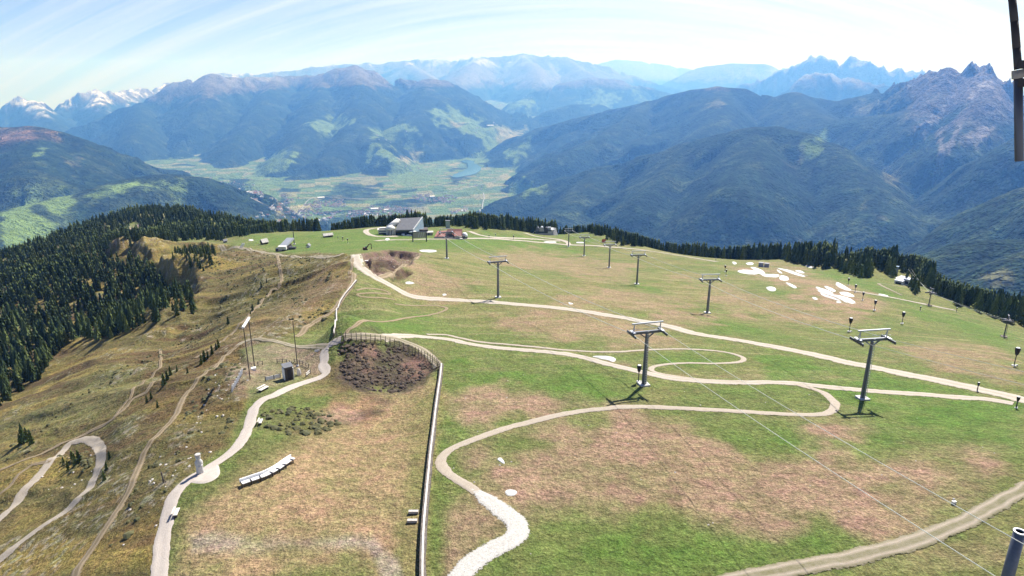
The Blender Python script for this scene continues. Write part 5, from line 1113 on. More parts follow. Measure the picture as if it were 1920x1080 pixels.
# pale statue
b_ = P(376, 888); H = height_to(b_, 374, 850)
t = thing('stone_statue', 'tall pale stone figure with a flat cap standing on the round plaza', 'statue', b_, face(b_)); k = H/4.0
m = MB(); m.lathe([(0.62*k, -0.1), (0.66*k, 0.25*k), (0.58*k, 0.9*k), (0.60*k, 1.5*k), (0.66*k, 2.1*k), (0.62*k, 2.5*k), (0.40*k, 2.85*k), (0.27*k, 2.98*k)], 14, sq=0.75); m.box((0.2*k, -0.42*k, 1.7*k), (0.75*k, 0.3*k, 0.28*k), 0.1, 0, 0, -0.5); obj('body', m, M_['conc'], t, True)
m = MB(); m.lathe([(0.26*k, 2.9*k), (0.36*k, 3.05*k), (0.43*k, 3.3*k), (0.42*k, 3.5*k), (0.38*k, 3.62*k)], 12, (0, -0.05*k, 0)); m.box((0, -0.46*k, 3.28*k), (0.12*k, 0.16*k, 0.26*k)); obj('head', m, M_['conc'], t, True)
m = MB(); m.lathe([(0.40*k, 3.62*k), (0.48*k, 3.66*k), (0.48*k, 3.95*k), (0.36*k, 4.0*k)], 12, (0, -0.05*k, 0)); obj('cap', m, M_['stone'], t)
# long bench
L = land_line([(452,912),(475,904),(500,895),(522,883),(540,870),(550,864)], 0.3); o0 = L[0].copy()
t = thing('long_bench', 'long white curved bench with six dark supports on the brown meadow', 'bench', o0)
m = MB(); bk = MB()
for a_, c_ in zip(L, L[1:]):
    m.bar(a_-o0+Vector((0, 0, 0.55)), c_-o0+Vector((0, 0, 0.55)), 0.95, 0.12)
    d = (c_-a_).normalized(); nn_ = Vector((-d.y, d.x, 0)); bk.bar(a_-o0+nn_*0.42+Vector((0, 0, 0.8)), c_-o0+nn_*0.42+Vector((0, 0, 0.8)), 0.16, 0.4)
obj('seat', m, M_['snow'] if False else M_['white'], t); obj('backrest', bk, M_['white'], t)
for k in range(7):
    i = int((len(L)-2)*(k+0.03)/6.2); p = L[min(i, len(L)-2)]; d = (L[min(i+1, len(L)-1)]-p).normalized(); nn_ = Vector((-d.y, d.x, 0))
    m = MB(); q = p-o0; m.bar(q-nn_*0.60+Vector((0, 0, -0.2)), q-nn_*0.60+Vector((0, 0, 0.70)), 0.13, 0.13); m.bar(q-nn_*0.62+Vector((0, 0, 0.68)), q+nn_*0.05+Vector((0, 0, 0.70)), 0.15, 0.06); obj('support', m, M_['black'], t)
# small benches
def bench(p, q, label, wd=0.5):
    a_, c_ = P(*p), P(*q); o0 = (a_+c_)/2; t = thing('bench', label, 'bench', o0, 0, 'small wooden benches by the paved path'); a_ = a_-o0; c_ = c_-o0; z = Vector((0, 0, 0.48))
    d = (c_-a_).normalized(); nn_ = Vector((-d.y, d.x, 0))
    m = MB(); m.bar(a_+z, c_+z, wd, 0.09); obj('seat', m, M_['cap'], t)
    m = MB(); m.bar(a_+z+nn_*wd*0.75+Vector((0, 0, 0.25)), c_+z+nn_*wd*0.75+Vector((0, 0, 0.25)), wd*0.5, 0.08); obj('backrest', m, M_['cap'], t)
    for f in (0.12, 0.88): m = MB(); q_ = a_.lerp(c_, f); m.box((q_.x, q_.y, 0.16), (0.14, wd*0.8, 0.6), math.atan2(d.y, d.x)); obj('leg', m, M_['dwood'], t)
bench((487,736), (502,728), 'wide slatted bench on the terrace left of the dark kiosk', 0.8)
bench((488,798), (491,790), 'narrow bench beside the paved path above the plaza'); bench((329,972), (335,958), 'narrow bench beside the lower paved path near the left grass verge')
# kiosk
b_ = P(543, 712); H = height_to(b_, 542, 687); t = thing('lookout_kiosk', 'small dark tower kiosk with slanted roof and white side panels above the path', 'kiosk', b_, face(b_)+0.25)
m = MB(); m.box((0, 0.7, H*0.5-0.15), (1.6, 1.5, H)); obj('wall', m, M_['dwood'], t)
m = MB(); m.box((0, 0.75, H+0.02), (2.0, 1.9, 0.14), 0, 0, 0.16); obj('roof', m, M_['slate'], t)
for s_ in (-1, 1): m = MB(); m.box((s_*0.93, 0.65, H*0.40), (0.14, 1.4, H*0.9)); obj('side_panel', m, M_['white'], t)
m = MB(); m.box((0.1, -0.065, H*0.42), (0.8, 0.03, H*0.7)); obj('door', m, M_['black'], t)
# low fences round the kiosk terrace
def rail_fence(line, label, h=1.0, gap=1.5, board=False, mkey='wood'):
    L = land_line(line, 0.4); o0 = L[0].copy(); t = thing('terrace_fence', label, 'fence', o0, 0, 'low fences round the kiosk terrace'); ps = [L[0]]; acc = 0
    for a_, c_ in zip(L, L[1:]):
        acc += (c_-a_).length
        if acc > gap: ps.append(c_); acc = 0
    for p in ps: m = MB(); m.bar(p-o0+Vector((0, 0, -0.2)), p-o0+Vector((0.01, 0, h)), 0.13, 0.13); obj('post', m, M_['dwood'], t)
    m = MB()
    for a_, c_ in zip(ps, ps[1:]):
        if board: m.bar(a_-o0+Vector((0, 0, h*0.5)), c_-o0+Vector((0, 0, h*0.5)), 0.05, h*0.75)
        else:
            for z in (0.45, 0.9): m.bar(a_-o0+Vector((0, 0, h*z)), c_-o0+Vector((0, 0, h*z)), 0.08, 0.1)
    obj('board' if board else 'rail', m, M_[mkey], t)
rail_fence([(498,714),(510,712),(522,709),(532,706)], 'low white boarded fence left of the dark kiosk', 1.0, 1.4, True, 'white')
rail_fence([(484,686),(496,684)], 'short dark gate like fence on the far side of the terrace', 1.0, 0.9)
rail_fence([(520,681),(530,680),(542,682),(548,686)], 'dark post and rail fence behind the kiosk roof', 1.0, 1.0); rail_fence([(552,679),(562,682),(574,687),(582,691)], 'dark fence curving right of the kiosk towards the path', 0.9, 1.0); rail_fence([(574,707),(582,700),(588,694)], 'pale ramp railing on the right of the kiosk', 0.9, 1.6, False, 'white')
b_ = P(561,703); t = thing('boulder', 'pale upright boulder with dark shadow right of the kiosk', 'boulder', b_); m = MB(); m.lathe([(0.45, -0.2), (0.5, 0.5), (0.35, 1.2), (0.15, 1.5)], 8); obj('rock', m, M_['stone'], t)
# goal frame of two tall poles, and a single pole
pa, pb = P(469,710), P(478,693); Ha, Hb = height_to(pa, 452, 613), height_to(pb, 463, 598); o0 = pa
t = thing('tall_frame', 'two very tall thin poles joined by a white top bar beside the kiosk', 'pole frame', o0)
for p, h in ((pa, Ha), (pb, Hb)): m = MB(); m.tube(p-o0, p-o0+Vector((0, 0, h)), 0.12, 0.09, 8); obj('pole', m, M_['dwood'], t)
m = MB(); q0 = pa-o0+Vector((0, 0, Ha)); q1 = pb-o0+Vector((0, 0, Hb)); m.bar(q0-(q1-q0)*0.1, q1+(q1-q0)*0.15, 0.4, 0.34); obj('top_bar', m, M_['white'], t)
m = MB(); m.box((pb-o0+Vector((0.1, -0.9, 0.5))), (1.0, 0.9, 0.8), 0.4); obj('ballast_block', m, M_['white'], t)
pcn = P(558,687); Hc = height_to(pcn, 545,602); t = thing('flag_pole', 'single very tall thin pole behind the kiosk', 'pole', pcn); m = MB(); m.tube((0,0,-0.3),(0,0,Hc), 0.12, 0.07, 8); obj('pole', m, M_['dwood'], t); m = MB(); m.lathe([(0.3,-0.1),(0.3,0.3),(0.2,0.4)], 10); obj('base', m, M_['conc'], t)
# slanted white slats
L = land_line([(435,735),(441,725),(447,714),(453,704)], 0.2); o0 = L[0].copy(); t = thing('slatted_screen', 'leaning row of white slats on the slope edge left of the tall frame', 'screen', o0)
for k in range(8):
    p = L[int((len(L)-1)*k/7)]-o0; m = MB(); m.bar(p+Vector((0,0,-0.1)), p+Vector((0.25, 0.05, 1.5)), 0.12, 0.26); obj('slat', m, M_['white'], t)
m = MB(); m.bar(L[0]-o0+Vector((0.2,0,0.3)), L[-1]-o0+Vector((0.2,0,0.3)), 0.1, 0.1); obj('rail', m, M_['dwood'], t)
b_ = P(595,660); t = thing('info_board', 'small white board on a thin post beside the stony path junction', 'sign', b_, face(b_)); m = MB(); m.tube((0,0,-0.2),(0,0,1.7),0.04,0.04,6); obj('post', m, M_['dsteel'], t); m = MB(); m.box((0,-0.06,0.35),(1.1,0.05,0.5)); obj('board', m, M_['white'], t)
b_ = P(1788,945); t = thing('hydrant_box', 'small white box with dark lid on the grass above the wide gravel road', 'box', b_); m = MB(); m.box((0,0,0.25),(0.5,0.35,0.4),0.3); obj('body', m, M_['white'], t); m = MB(); m.box((0.1,0.3,0.55),(0.35,0.2,0.08),0.3); obj('lid', m, M_['dsteel'], t)
b_ = P(307,898+6); t = thing('wayside_post', 'dark forked wooden post left of the statue', 'post', b_); m = MB(); m.bar((0,0,-0.2),(-0.1,0,1.7),0.16,0.16); m.bar((-0.02,0,0.6),(0.35,0,0.0),0.1,0.1); obj('post', m, M_['dwood'], t)
for px, py in ((766,962),(764,979)):
    b_ = P(790 if False else px+22, py); t = thing('wall_slab', 'pale slab jutting from the left side of the long wall, '+('upper' if py < 970 else 'lower')+' of two', 'stone slab', b_, 0, 'slabs at the long wall'); m = MB(); m.box((-0.9,0,0.2),(1.3,0.45,0.35)); obj('slab', m, M_['stone'], t)

# ------------------------------------------------------------------ buildings on the rim (local x = right, y = away)
def house_at(name, label, cat, px, py, group=None, rz=0):
    b_ = P(px, py); return thing(name, label, cat, b_, face(b_)+rz, group), math.hypot(b_.x, b_.y, b_.z)/FPX
def part(name, t, fn, m, smooth=False, parent=None):
    mb = MB(); fn(mb); return obj(name, mb, M_[m], parent or t, smooth)
# main cable car station
t, u = house_at('cable_car_station', 'large cable car station with big grey sloping roof and white domed wing', 'station', 765, 441)
S = u*1.0     # metres per picture pixel here
def U(*a): return tuple(v*S for v in a)
part('base_wall', t, lambda m: (m.box(U(-2, 9, 4), U(54, 16, 11)), m.box(U(20, 12, 3), U(34, 22, 12))), 'dwood')
def roof_(m):
    vs = [U(-22, -6, 12), U(10, -9, 12), U(28, 20, 29), U(-14, 20, 28)]; vs += [(a, b, c-0.8) for a, b, c in vs]
    m.add(vs, [(0,1,2,3),(7,6,5,4),(0,4,5,1),(1,5,6,2),(2,6,7,3),(3,7,4,0)])
part('roof', t, roof_, 'slate')
part('roof_edge', t, lambda m: (m.bar(U(10, -9.3, 12.1), U(28.5, 20, 29.2), 0.5, 0.8), m.bar(U(28.5, 20.4, 29), U(28.5, 14, 9), 0.4, 0.5)), 'white')
part('glass_gable', t, lambda m: m.add([U(10.6, -8, 11.6), U(29, 19, 28.5), U(30, 12, 10), U(21, -4, 1), U(12, -8, 5)], [(0,1,2),(0,2,3),(0,3,4)]), 'pglass')
gl = part('window_band', t, lambda m: (m.box(U(-8, 0.6, 8.2), U(30, 1.2, 3.4)), m.box(U(-8, 0.6, 3.6), U(30, 1.2, 3.2))), 'glass')
def wing(m):
    for i in range(6):
        pass
    a = Vector(U(-36, 6, 14)); b2 = Vector(U(-17, 14, 25)); 
    m.tube(a, b2, 4.6*S, 5.0*S, 16); m.lathe([(4.6*S, 0), (4.2*S, 2*S), (2.5*S, 4*S), (0.6*S, 4.8*S)], 14, tuple(b2-Vector((0,0,1*S))))
part('domed_wing', t, wing, 'plaster', True)
part('annex_wall', t, lambda m: m.box(U(-46, 6, 5.5), U(15, 10, 11)), 'plaster')
part('annex_roof', t, lambda m: (m.box(U(-46.5, 6, 11.8), U(17, 12, 1.2), 0, 0, 0.1), m.box(U(-45, 7, 13.5), U(12, 8, 2))), 'cap')
an = part('annex_windows', t, lambda m: (m.box(U(-46, 0.6, 3.2), U(14, 0.8, 5)), m.box(U(-46, 0.6, 8.6), U(13, 0.8, 1.2))), 'glass')
tw = part('round_tower', t, lambda m: m.lathe([(8*S, -4), (8*S, 13*S)], 18, U(-31, -2, 0)), 'glass', True)
part('tower_roof', t, lambda m: m.lathe([(8.8*S, 13*S), (7.5*S, 16.5*S), (4.5*S, 19*S), (1*S, 20*S)], 18, U(-31, -2, 0)), 'plaster', True, tw)
for k in range(9):
    th = math.pi*(1.05+0.9*k/8); part('mullion', t, lambda m: m.box((-31*S+8.2*S*math.cos(th), -2*S+8.2*S*math.sin(th), 6*S), (0.35, 0.35, 13*S), th), 'plaster', False, tw)
part('terrace_canopy', t, lambda m: (m.lathe([(7.5*S, 0), (7.0*S, 1.6*S), (4*S, 2.6*S), (1*S, 3*S)], 14, U(9, -9, 7), sq=0.5), m.lathe([(5*S, 0), (4.2*S, 1.2*S), (1*S, 1.8*S)], 12, U(1, -12, 2.2), sq=0.5), m.lathe([(3.5*S, 0), (3*S, 2*S), (1*S, 2.6*S)], 12, U(-9, -8, 2.5))), 'white', True)
part('terrace_wall', t, lambda m: (m.box(U(8, -12, 0.4), U(34, 3, 4)), m.box(U(16, -10, 3), U(12, 2, 3))), 'plaster')
part('chimney', t, lambda m: (m.box(U(-26, 4, 16), U(2, 2, 5)), m.box(U(-49, 3, 3), U(1.2, 1.2, 10))), 'dsteel')
# billboard frame in front
t, u = house_at('banner_frame', 'wide beige banner panel hung between two dark posts before the big station', 'banner frame', 787, 453); S = u
for sx_ in (-12.5, 12.5): part('post', t, lambda m: m.box((sx_*S, 0, 9*S-0.3), (0.35*2, 0.5, 19*S)), 'dsteel')
part('panel', t, lambda m: m.box((0, -0.1, 12.5*S), (24*S, 0.25, 11*S)), 'beige')
part('top_beam', t, lambda m: m.box((0, 0, 18.6*S), (27*S, 0.5, 0.45)), 'dsteel'); part('panel_posts', t, lambda m: [m.box((x_*S, -0.3, 13*S), (0.22, 0.2, 9.5*S), 0, 0, 0, 0.22) for x_ in (-1, 3, 7)], 'white')
# red roofed hut
t, u = house_at('mountain_hut', 'mountain hut with rusty red roofs and a terrace beside the gravel road', 'mountain hut', 846, 447); S = u
part('wall', t, lambda m: (m.pent(U(7, 9, 0), 22*S, 12*S, 9*S, 6*S), m.box(U(-16, 4, 2), U(26, 8, 6)), m.box(U(16, -1, 2.2), U(20, 5, 4.6))), 'dwood')
part('roof', t, lambda m: (m.gable(U(7, 9, 9), 22*S, 12*S, 6*S, 1.0, 0.3), m.add([U(-31, -4, 5), U(-4, -4, 5), U(-6, 12, 13), U(-25, 12, 12), U(-31, -4, 4.4), U(-4, -4, 4.4), U(-6, 12, 12.4), U(-25, 12, 11.4)], [(0,1,2,3),(7,6,5,4),(0,4,5,1),(1,5,6,2),(2,6,7,3),(3,7,4,0)]), m.add([U(5, -7, 6), U(19, -7, 6), U(19, 3, 12.5), U(7, 3, 12.5)], [(0,1,2,3)])), 'red')
part('chimney', t, lambda m: m.box(U(-21, 3, 11.5), U(1.6, 1.6, 6)), 'black'); part('dormer', t, lambda m: (m.pent(U(-3, 1, 6), 10*S, 6*S, 3*S, 3*S)), 'dwood')
part('eaves', t, lambda m: (m.box(U(-18, -5, 3.4), U(27, 3, 1.4)), m.box(U(0, -6, 3.2), U(10, 3, 1.2))), 'slate'); part('terrace', t, lambda m: (m.box(U(6, -8, 0.6), U(30, 5, 1.4)), m.box(U(13, -5, 3.5), U(14, 2, 2.4), 0.2)), 'cap')
part('window', t, lambda m: m.box(U(-18, -0.15, 2), U(22, 0.6, 2.4)), 'glass')
t, u = house_at('dome_tent', 'round white disc shaped dome right of the red roofed hut', 'dome', 871, 447); S = u
part('ring_wall', t, lambda m: m.lathe([(5.6*S, -0.5), (5.8*S, 4*S)], 18), 'dsteel'); part('dome_roof', t, lambda m: m.lathe([(6.4*S, 4*S), (6*S, 6.5*S), (4.6*S, 9.5*S), (2.4*S, 11*S), (0.3*S, 11.5*S)], 18), 'white', True)
t, u = house_at('shed', 'small pale yellow flat shed between the big station and the red hut', 'shed', 806, 441); S = u
part('wall', t, lambda m: m.box(U(0, 2, 2.5), U(11, 5, 6)), 'beige'); part('roof', t, lambda m: m.box(U(0, 2, 6), U(13, 7, 1), 0, 0, 0.25), 'cap'); part('door', t, lambda m: m.box(U(-2, -0.7, 2.2), U(2.4, 0.4, 4)), 'black')
t, u = house_at('water_tank', 'green grey square tower at the trees behind the red hut', 'tower', 840, 428); S = u
part('wall', t, lambda m: m.box(U(0, 2, 6), U(8, 5, 15)), 'pglass'); part('roof', t, lambda m: m.box(U(0, 2, 14), U(9, 6, 0.8)), 'slate')
# small valley station with arches
t, u = house_at('gondola_station', 'low gondola station with arched dark roof bays and pink ramp by the upper road', 'station', 1022, 439); S = u
part('wall', t, lambda m: (m.box(U(-2, 5, 3), U(36, 9, 7)), m.box(U(-20, 3, 1.5), U(6, 5, 5))), 'plaster')
for k, mk in ((0, 'slate'), (1, 'pale'), (2, 'dsteel')):
    def arch(m, k=k):
        n = 10; xs_ = -18+k*8.0; prof = [(math.cos(math.pi*i/n), math.sin(math.pi*i/n)) for i in range(n+1)]; vs = []
        for yy in (0, 12):
            for c, s_ in prof: vs.append(U(xs_+3.9+3.9*c, yy-1, 6.2+8*s_))
        m.add(vs, [(i, i+1, n+2+i, n+1+i) for i in range(n)]+[tuple(range(n+1)), tuple(range(2*n+1, n, -1))])
    part('roof_bay', t, arch, mk)
part('roof', t, lambda m: (m.box(U(10, 5, 10), U(14, 10, 1.4), 0, 0, 0.2), m.box(U(8, 3, 12.5), U(6, 5, 3))), 'pale'); part('ramp', t, lambda m: m.add([U(16, -6, 0), U(24, -6, 0), U(20, 6, 12), U(14, 6, 12), U(16, -6, -2), U(24, -6, -2), U(20, 6, -2), U(14, 6, -2)], [(0,1,2,3),(4,5,6,7),(0,4,5,1),(1,5,6,2),(2,6,7,3),(3,7,4,0)]), 'cap')
part('window', t, lambda m: (m.box(U(-6, -0.2, 4.5), U(22, 0.8, 3)), m.box(U(8, 0, 7.5), U(8, 0.8, 2))), 'glass')
# chairlift station on the left lawn
t, u = house_at('chairlift_station', 'white chairlift station with ribbed light grey roof on the left lawn', 'station', 534, 469, rz=-0.35); S = u
part('base', t, lambda m: (m.box(U(0, 5, 2.2), U(16, 24, 5.5)), m.box(U(-9, -3, 2), U(10, 8, 5))), 'dsteel'); part('roof', t, lambda m: (m.box(U(0, 12, 10.5), U(13, 46, 3), 0, 0, 0.10)), 'pale')
part('roof_ribs', t, lambda m: [m.box(U(0, -8+k*5.5, 11.9+(-8+k*5.5-12)*0.10), U(13.6, 0.9, 0.7), 0, 0, 0.10) for k in range(8)], 'slate')
part('end_hood', t, lambda m: (m.box(U(0, -10, 7), U(14, 5, 6), 0, 0, 0.2)), 'plaster'); part('side_window', t, lambda m: (m.box(U(6.8, 6, 6.8), U(0.4, 22, 4))), 'black'); part('platform', t, lambda m: (m.box(U(13, 2, 2.4), U(12, 7, 6)),), 'dsteel'); part('control_cabin', t, lambda m: m.box(U(-5, -8, 4), U(6, 4, 5)), 'plaster')
def hut(px, py, w_, d, h, label, rz=0, wm='dwood', rm='slate', rh=0.5, name='hut'):
    t, u = house_at(name, label, 'hut', px, py, None, rz); S = u; part('wall', t, lambda m: m.pent((0, d*S*0.5, -0.3), w_*S, d*S, h*S, h*S*rh), wm); part('roof', t, lambda m: m.gable((0, d*S*0.5, h*S-0.28), w_*S, d*S, h*S*rh, 0.4, 0.25), rm); part('door', t, lambda m: m.box((w_*S*0.15, -0.03, h*S*0.35), (w_*S*0.18, 0.06, h*S*0.75)), 'black'); return t
hut(498, 458, 10, 8, 5, 'small dark hut with pale pointed roof on the left lawn', 0.5, 'dwood', 'cap', 0.9); hut(616, 445, 16, 7, 4.5, 'low hut with whitish roof and dark end on the lawn edge', 0.25, 'dwood', 'cap', 0.6)
hut(581, 464, 6, 5, 5, 'tiny white hut with dark front right of the chairlift station', 1.2, 'plaster', 'slate', 0.5); hut(423, 455, 5, 4, 4, 'tiny dark hut on the ridge at the far left end of the lawn', 0.3, 'dwood', 'slate')
t, u = house_at('snow_factory', 'pair of blue grey containers above the snow banks', 'containers', 1432, 501); S = u
for x_, hh in ((-5, 7), (4.5, 6.5)): part('container', t, lambda m: (m.box(U(x_, 3, hh/2), U(8, 6, hh)),), 'bluegrey')
part('roof_strip', t, lambda m: (m.box(U(-5, 3, 7.3), U(8.4, 6.4, 0.4)), m.box(U(4.5, 3, 6.8), U(8.4, 6.4, 0.4))), 'slate'); part('hatch', t, lambda m: m.box(U(-0.2, -0.4, 2), U(1.2, 0.8, 3)), 'white')
# right lift station
t, u = house_at('lift_station', 'grey and white lift station among spruces at the right rim', 'station', 1686, 533, rz=-0.3); S = u
part('wall', t, lambda m: (m.box(U(0, 8, 3), U(12, 26, 7)), m.box(U(9, 10, 4), U(9, 12, 9)), m.box(U(-7, 14, 4), U(6, 10, 6))), 'plaster'); part('roof', t, lambda m: (m.box(U(0, 8, 7.6), U(13, 28, 1.2), 0, 0, 0.08), m.box(U(9, 10, 9.2), U(10, 13, 1))), 'bluegrey')
part('roof_ribs', t, lambda m: [m.box(U(-4+k*2.7, 8, 8.5), U(0.6, 27, 0.5), 0, 0, 0.08) for k in range(4)], 'cap'); part('door', t, lambda m: (m.box(U(0, -5.2, 2.6), U(8, 0.4, 4)), m.box(U(9, 3.8, 4), U(5, 0.4, 5))), 'black'); part('platform', t, lambda m: m.box(U(3, -9, 0.4), U(16, 7, 1.4)), 'cap')
t, u = house_at('pond_tower', 'tall grey green block behind the right lift station', 'tower', 1677, 517); S = u
part('wall', t, lambda m: m.box(U(0, 4, 7), U(8, 5, 15)), 'bluegrey'); part('roof', t, lambda m: m.box(U(0, 4, 15), U(9, 6, 0.8)), 'pglass')
# excavator on the pit rim
t, u = house_at('excavator', 'small dark red excavator with raised arm at the rim of the dug up pit', 'excavator', 685, 469); S = u
part('track', t, lambda m: (m.box(U(0, -2, 0.8), U(9, 1.6, 1.8)),), 'black'); part('track', t, lambda m: (m.box(U(0, 3, 0.8), U(9, 1.6, 1.8)),), 'black'); part('body', t, lambda m: (m.box(U(-0.5, 0.5, 3.4), U(7, 4.6, 2.6)), m.box(U(-3.5, 0.5, 4), U(2, 4, 3))), 'rustred')
part('cab', t, lambda m: m.box(U(1.5, -0.6, 5.3), U(2.6, 2.2, 3)), 'glass'); part('boom', t, lambda m: (m.bar(U(2.5, 0.8, 4), U(7, 0.8, 10.5), 0.3, 0.45), m.bar(U(7, 0.8, 10.5), U(11, 0.8, 11), 0.28, 0.38)), 'rustred'); part('stick', t, lambda m: m.bar(U(11, 0.8, 11), U(11.4, 0.8, 4), 0.24, 0.3), 'rustred'); part('bucket', t, lambda m: m.box(U(11.2, 0.8, 3), U(1.8, 1.8, 2)), 'black')
t, u = house_at('crane_pole', 'dark thin mast beside the chairlift station on the left lawn', 'mast', 552, 459); S = u; part('mast', t, lambda m: m.tube((0, 0, -0.3), (0, 0, 24*S), 0.32, 0.22, 8), 'dsteel'); part('base', t, lambda m: m.box((0, 0, 0.2), (1.6, 1.6, 0.8)), 'conc')
t, u = house_at('jump_ramp', 'small white ladder like ramp on the left end of the lawn', 'ramp', 454, 465); S = u
part('frame', t, lambda m: [m.bar(U(-4, 0, 0), U(2, 3, 8), 0.3, 0.3), m.bar(U(0, -1, 0), U(5, 2, 8), 0.3, 0.3)], 'white'); part('deck', t, lambda m: [m.bar(U(-2.6+k*1.4, 0.5*k, 2+k*1.7), U(1.2+k*1.1, 0.3*k, 2+k*1.7), 0.3, 0.3) for k in range(4)], 'white')
t, u = house_at('warning_net', 'orange red net panel at the edge of the tree belt', 'net', 1132, 455); S = u; part('panel', t, lambda m: m.box(U(0, 0, 3.5), (7*S, 0.12, 6.5*S), 0.4), 'orange'); part('post', t, lambda m: (m.box(U(-3.6, 0.4, 3.6), (0.12, 0.12, 8*S)),), 'dsteel'); part('post', t, lambda m: (m.box(U(3.6, -0.4, 3.6), (0.12, 0.12, 8*S)),), 'dsteel')
t, u = house_at('work_van', 'small white vehicle parked inside the dug up pit', 'van', 687, 493); S = u
part('body', t, lambda m: (m.box(U(0, 0, 3), U(7, 3.6, 3.4)), m.box(U(-4.4, 0, 2.3), U(2.2, 3.4, 2))), 'white'); part('windscreen', t, lambda m: m.box(U(-3.7, 0, 3.9), U(0.4, 3, 1.4)), 'glass')
for x_ in (-3, 2.4):
    for y_ in (-1.9, 1.9): part('wheel', t, lambda m: m.tube(U(x_, y_-0.3, 1), U(x_, y_+0.3, 1), 0.42, 0.42, 10), 'black')

# ------------------------------------------------------------------ the valley: lake, roads, villages
def PF(px, py):
    h = FAR.hit(px, py); return Vector(h)
def far_patch(name, poly, m, up=3, kind='structure', flatz=None):
    pts = [PF(*q) for q in poly]; z = flatz if flatz is not None else None
    me = bpy.data.meshes.new(name); zz = z if z is not None else sorted(p.z for p in pts)[len(pts)//2]+up
    me.from_pydata([(p.x, p.y, zz) for p in pts], [], [tuple(range(len(pts)))]); me.update()
    if me.polygons[0].normal.z < 0: me.flip_normals()
    me.materials.append(m); o = bpy.data.objects.new(name, me); COL.objects.link(o); o['kind'] = kind; return o
mw = mat('lake_water', (0.10, 0.20, 0.22), 0.12, 0, 0.05, 0.01); 
far_patch('lake', [(846,333),(852,327),(868,322),(878,316),(876,308),(862,303),(872,300),(890,302),(889,308),(903,315),(901,322),(890,328),(872,331),(858,334)], mw, 8)
mr_ = mat('valley_road_asphalt', (0.30, 0.30, 0.30), 0.9, 0, 0.1, 0.02)
def far_ribbon(name, line, wd):
    pts = smooth_line([Vector((*PF(*q)[:2], 0)) for q in line], 40); S = np.array([(p.x, p.y) for p in pts]); T = np.gradient(S, axis=0); T /= np.linalg.norm(T, axis=1)[:, None]; Nn = np.stack([-T[:, 1], T[:, 0]], 1)*wd/2
    Lf = S+Nn; Rt = S-Nn; zl = FAR.heights(S[:, 0], S[:, 1])+6; vs = [(a[0], a[1], z) for a, z in zip(Lf, zl)]+[(a[0], a[1], z) for a, z in zip(Rt, zl)]; n = len(pts)
    mb = MB(); mb.add(vs, [(i, i+1, n+i+1, n+i) for i in range(n-1)]); o = obj(name, mb, mr_); o['kind'] = 'structure'
far_ribbon('valley_road', [(900,398),(905,385),(908,372),(906,362)], 9); far_ribbon('valley_road', [(470,372),(520,378),(580,375),(640,372),(700,374),(760,366),(830,362),(880,352),(930,340)], 9); far_ribbon('valley_road', [(600,410),(660,400),(740,392),(800,390)], 8)
wm = [mat('village_plaster', (0.62, 0.60, 0.56), 0.9, 0, 0.1, 0.05), mat('village_plaster_cream', (0.50, 0.44, 0.35), 0.9, 0, 0.1, 0.05)]
rm_ = [mat('village_roof_brown', (0.13, 0.09, 0.075), 0.9, 0, 0.2, 0.05), mat('village_roof_red', (0.24, 0.10, 0.075), 0.9, 0, 0.2, 0.05), mat('village_roof_grey', (0.22, 0.22, 0.23), 0.8, 0, 0.1, 0.05), mat('village_roof_light', (0.55, 0.56, 0.58), 0.7, 0, 0.1, 0.05)]
hm = []
for i, (a_, c_) in enumerate(((0,0),(0,2),(1,0),(0,1),(1,2),(0,3))):
    mb = MB(); mb.pent((0,0,-3), 15, 11, 10, 4, 0); mb.gable((0,0,7), 15, 11, 4, 1.2, 0.4, 1); hm.append(mb.mesh('village_house', [wm[a_], rm_[c_]]))
VIL = [([(480,410),(560,395),(600,385),(650,382),(640,395),(560,408),(520,418)], 42, 'the village below the wooded hump'), ([(560,388),(600,376),(650,374),(645,384),(600,390)], 42, 'the village below the wooded hump'), ([(430,348),(470,352),(510,372),(480,384),(455,370)], 50, 'the village at the foot of the left range'), ([(505,368),(530,362),(560,372),(540,385),(510,382)], 45, 'the village at the foot of the left range'),
       ([(650,398),(700,385),(760,388),(790,400),(720,412),(650,410)], 45, 'the village beyond the big station'), ([(770,368),(820,362),(860,370),(850,384),(790,384)], 45, 'the village below the lake'), ([(830,385),(880,380),(880,400),(840,402)], 60, 'the village below the lake'), ([(620,405),(660,400),(655,415),(610,420)], 60, 'the village beyond the big station'),
       ([(845,340),(960,335),(940,355),(850,355)], 150, 'the farms near the lake'), ([(740,300),(800,300),(820,330),(740,330)], 190, 'the farms near the lake'), ([(850,230),(980,235),(940,260),(860,255)], 220, 'the far village in the valley bend'), ([(940,190),(1010,190),(1000,204),(950,204)], 260, 'the far village in the valley bend'), ([(340,318),(460,320),(480,345),(400,345)], 200, 'the fields at the foot of the left range'), ([(700,245),(780,245),(770,262),(710,262)], 180, 'the high meadows above the valley')]
HS = []
def inside_far(poly, sp, seed):
    pts = []
    for q in poly: h = PF(*q); pts.append((h.x, h.y))
    P2 = np.array(pts); g_ = np.random.default_rng(seed); n = int((np.ptp(P2[:, 0])*np.ptp(P2[:, 1]))/(sp*sp)); n = min(n, 20000)
    x = g_.uniform(P2[:, 0].min(), P2[:, 0].max(), n); y = g_.uniform(P2[:, 1].min(), P2[:, 1].max(), n); k = inside(x, y, pts) & (fbm(x/260+seed, y/260, 2) > -0.25); return x[k], y[k]
for i, (poly, sp, where_) in enumerate(VIL):
    x, y = inside_far(poly, sp, 50+i); z = FAR.heights(x, y)
    for k in range(len(x)): HS.append((x[k], y[k], z[k], where_))
HS.sort(key=lambda q: math.hypot(q[0], q[1])); print('HOUSES', len(HS)); gH = random.Random(5)
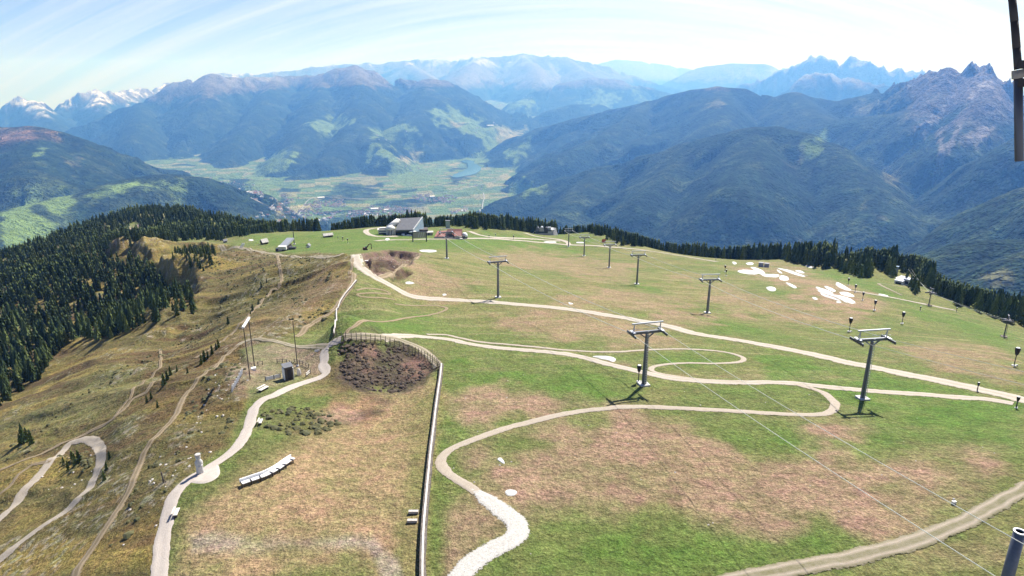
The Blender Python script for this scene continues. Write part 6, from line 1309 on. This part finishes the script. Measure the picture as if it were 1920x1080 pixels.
for q in HS[:298]:
    o = bpy.data.objects.new('village_house', hm[gH.randrange(6)]); COL.objects.link(o); o.location = q[:3]; o.rotation_euler = (0, 0, gH.uniform(0, 3.14)); k = gH.uniform(0.9, 1.9); o.scale = (k, k, gH.uniform(0.9, 1.3))
    tag(o, 'tiny pale gabled house in '+q[3], 'house', 'houses in '+q[3])
mb = MB(); 
for q in HS[298:]:
    th = gH.uniform(0, 3.14); k = gH.uniform(0.9, 1.9); c, s_ = math.cos(th)*k, math.sin(th)*k; me = hm[gH.randrange(6)]
    mb.add([(v.co.x*c-v.co.y*s_+q[0], v.co.x*s_+v.co.y*c+q[1], v.co.z+q[2]) for v in me.vertices], [tuple(p.vertices) for p in me.polygons]); mb.mi[-len(me.polygons):] = [p.material_index for p in me.polygons]
me = bpy.data.meshes.new('distant_houses'); me.from_pydata(mb.v, [], mb.f); me.update(); me.materials.append(wm[0]); me.materials.append(rm_[0]); me.polygons.foreach_set('material_index', mb.mi)
tag(bpy.data.objects.new('distant_houses', me), 'remaining pale houses of the valley villages', 'houses', kind='stuff'); COL.objects.link(bpy.data.objects['distant_houses'])
for px, py, w_, lab in ((702,393,70,'large white flat hall shining in the village beyond the big station'),(810,370,48,'white hall roof in the middle of the village below the lake'),(919,236,120,'bright white hall roof on the far meadows of the valley bend'),(602,372,70,'long white works hall in the village below the wooded hump'),(724,395,40,'white church like hall above the cable car station')):
    b_ = PF(px, py); t = thing('white_hall', lab, 'hall', b_, 0.4, 'white halls in the valley'); m = MB(); m.box((0,0,5),(w_,w_*0.5,14)); obj('wall', m, wm[0], t); m = MB(); m.gable((0,0,12), w_, w_*0.5, 5, 2, 0.5); obj('roof', m, M_['white'], t)
HAZE_D = 7.4e-5; HAZE_C = (0.13, 0.37, 1.0)
# ------------------------------------------------------------------ the air
def haze_box(x0, x1, y0, y1, z0, z1, density, color):
    me = bpy.data.meshes.new('haze'); v = [(x, y, z) for x in (x0, x1) for y in (y0, y1) for z in (z0, z1)]
    me.from_pydata(v, [], [(0,1,3,2),(4,6,7,5),(0,4,5,1),(2,3,7,6),(0,2,6,4),(1,5,7,3)]); me.update()
    o = bpy.data.objects.new('haze', me); COL.objects.link(o); o['kind'] = 'stuff'
    m = bpy.data.materials.new('mountain_air'); m.use_nodes = True; t = m.node_tree; t.nodes.clear()
    ou = N(t, 'ShaderNodeOutputMaterial'); pv = N(t, 'ShaderNodeVolumePrincipled'); pv.inputs['Density'].default_value = density; pv.inputs['Color'].default_value = (*color, 1); pv.inputs['Absorption Color'].default_value = (1, 1, 1, 1); pv.inputs['Anisotropy'].default_value = 0.25
    t.links.new(pv.outputs[0], ou.inputs['Volume']); me.materials.append(m)
haze_box(-40000, 40000, -60, 47500, float(min(HZ.min(), NZ.min()))-1, float(HZ.max())+60, HAZE_D, HAZE_C)
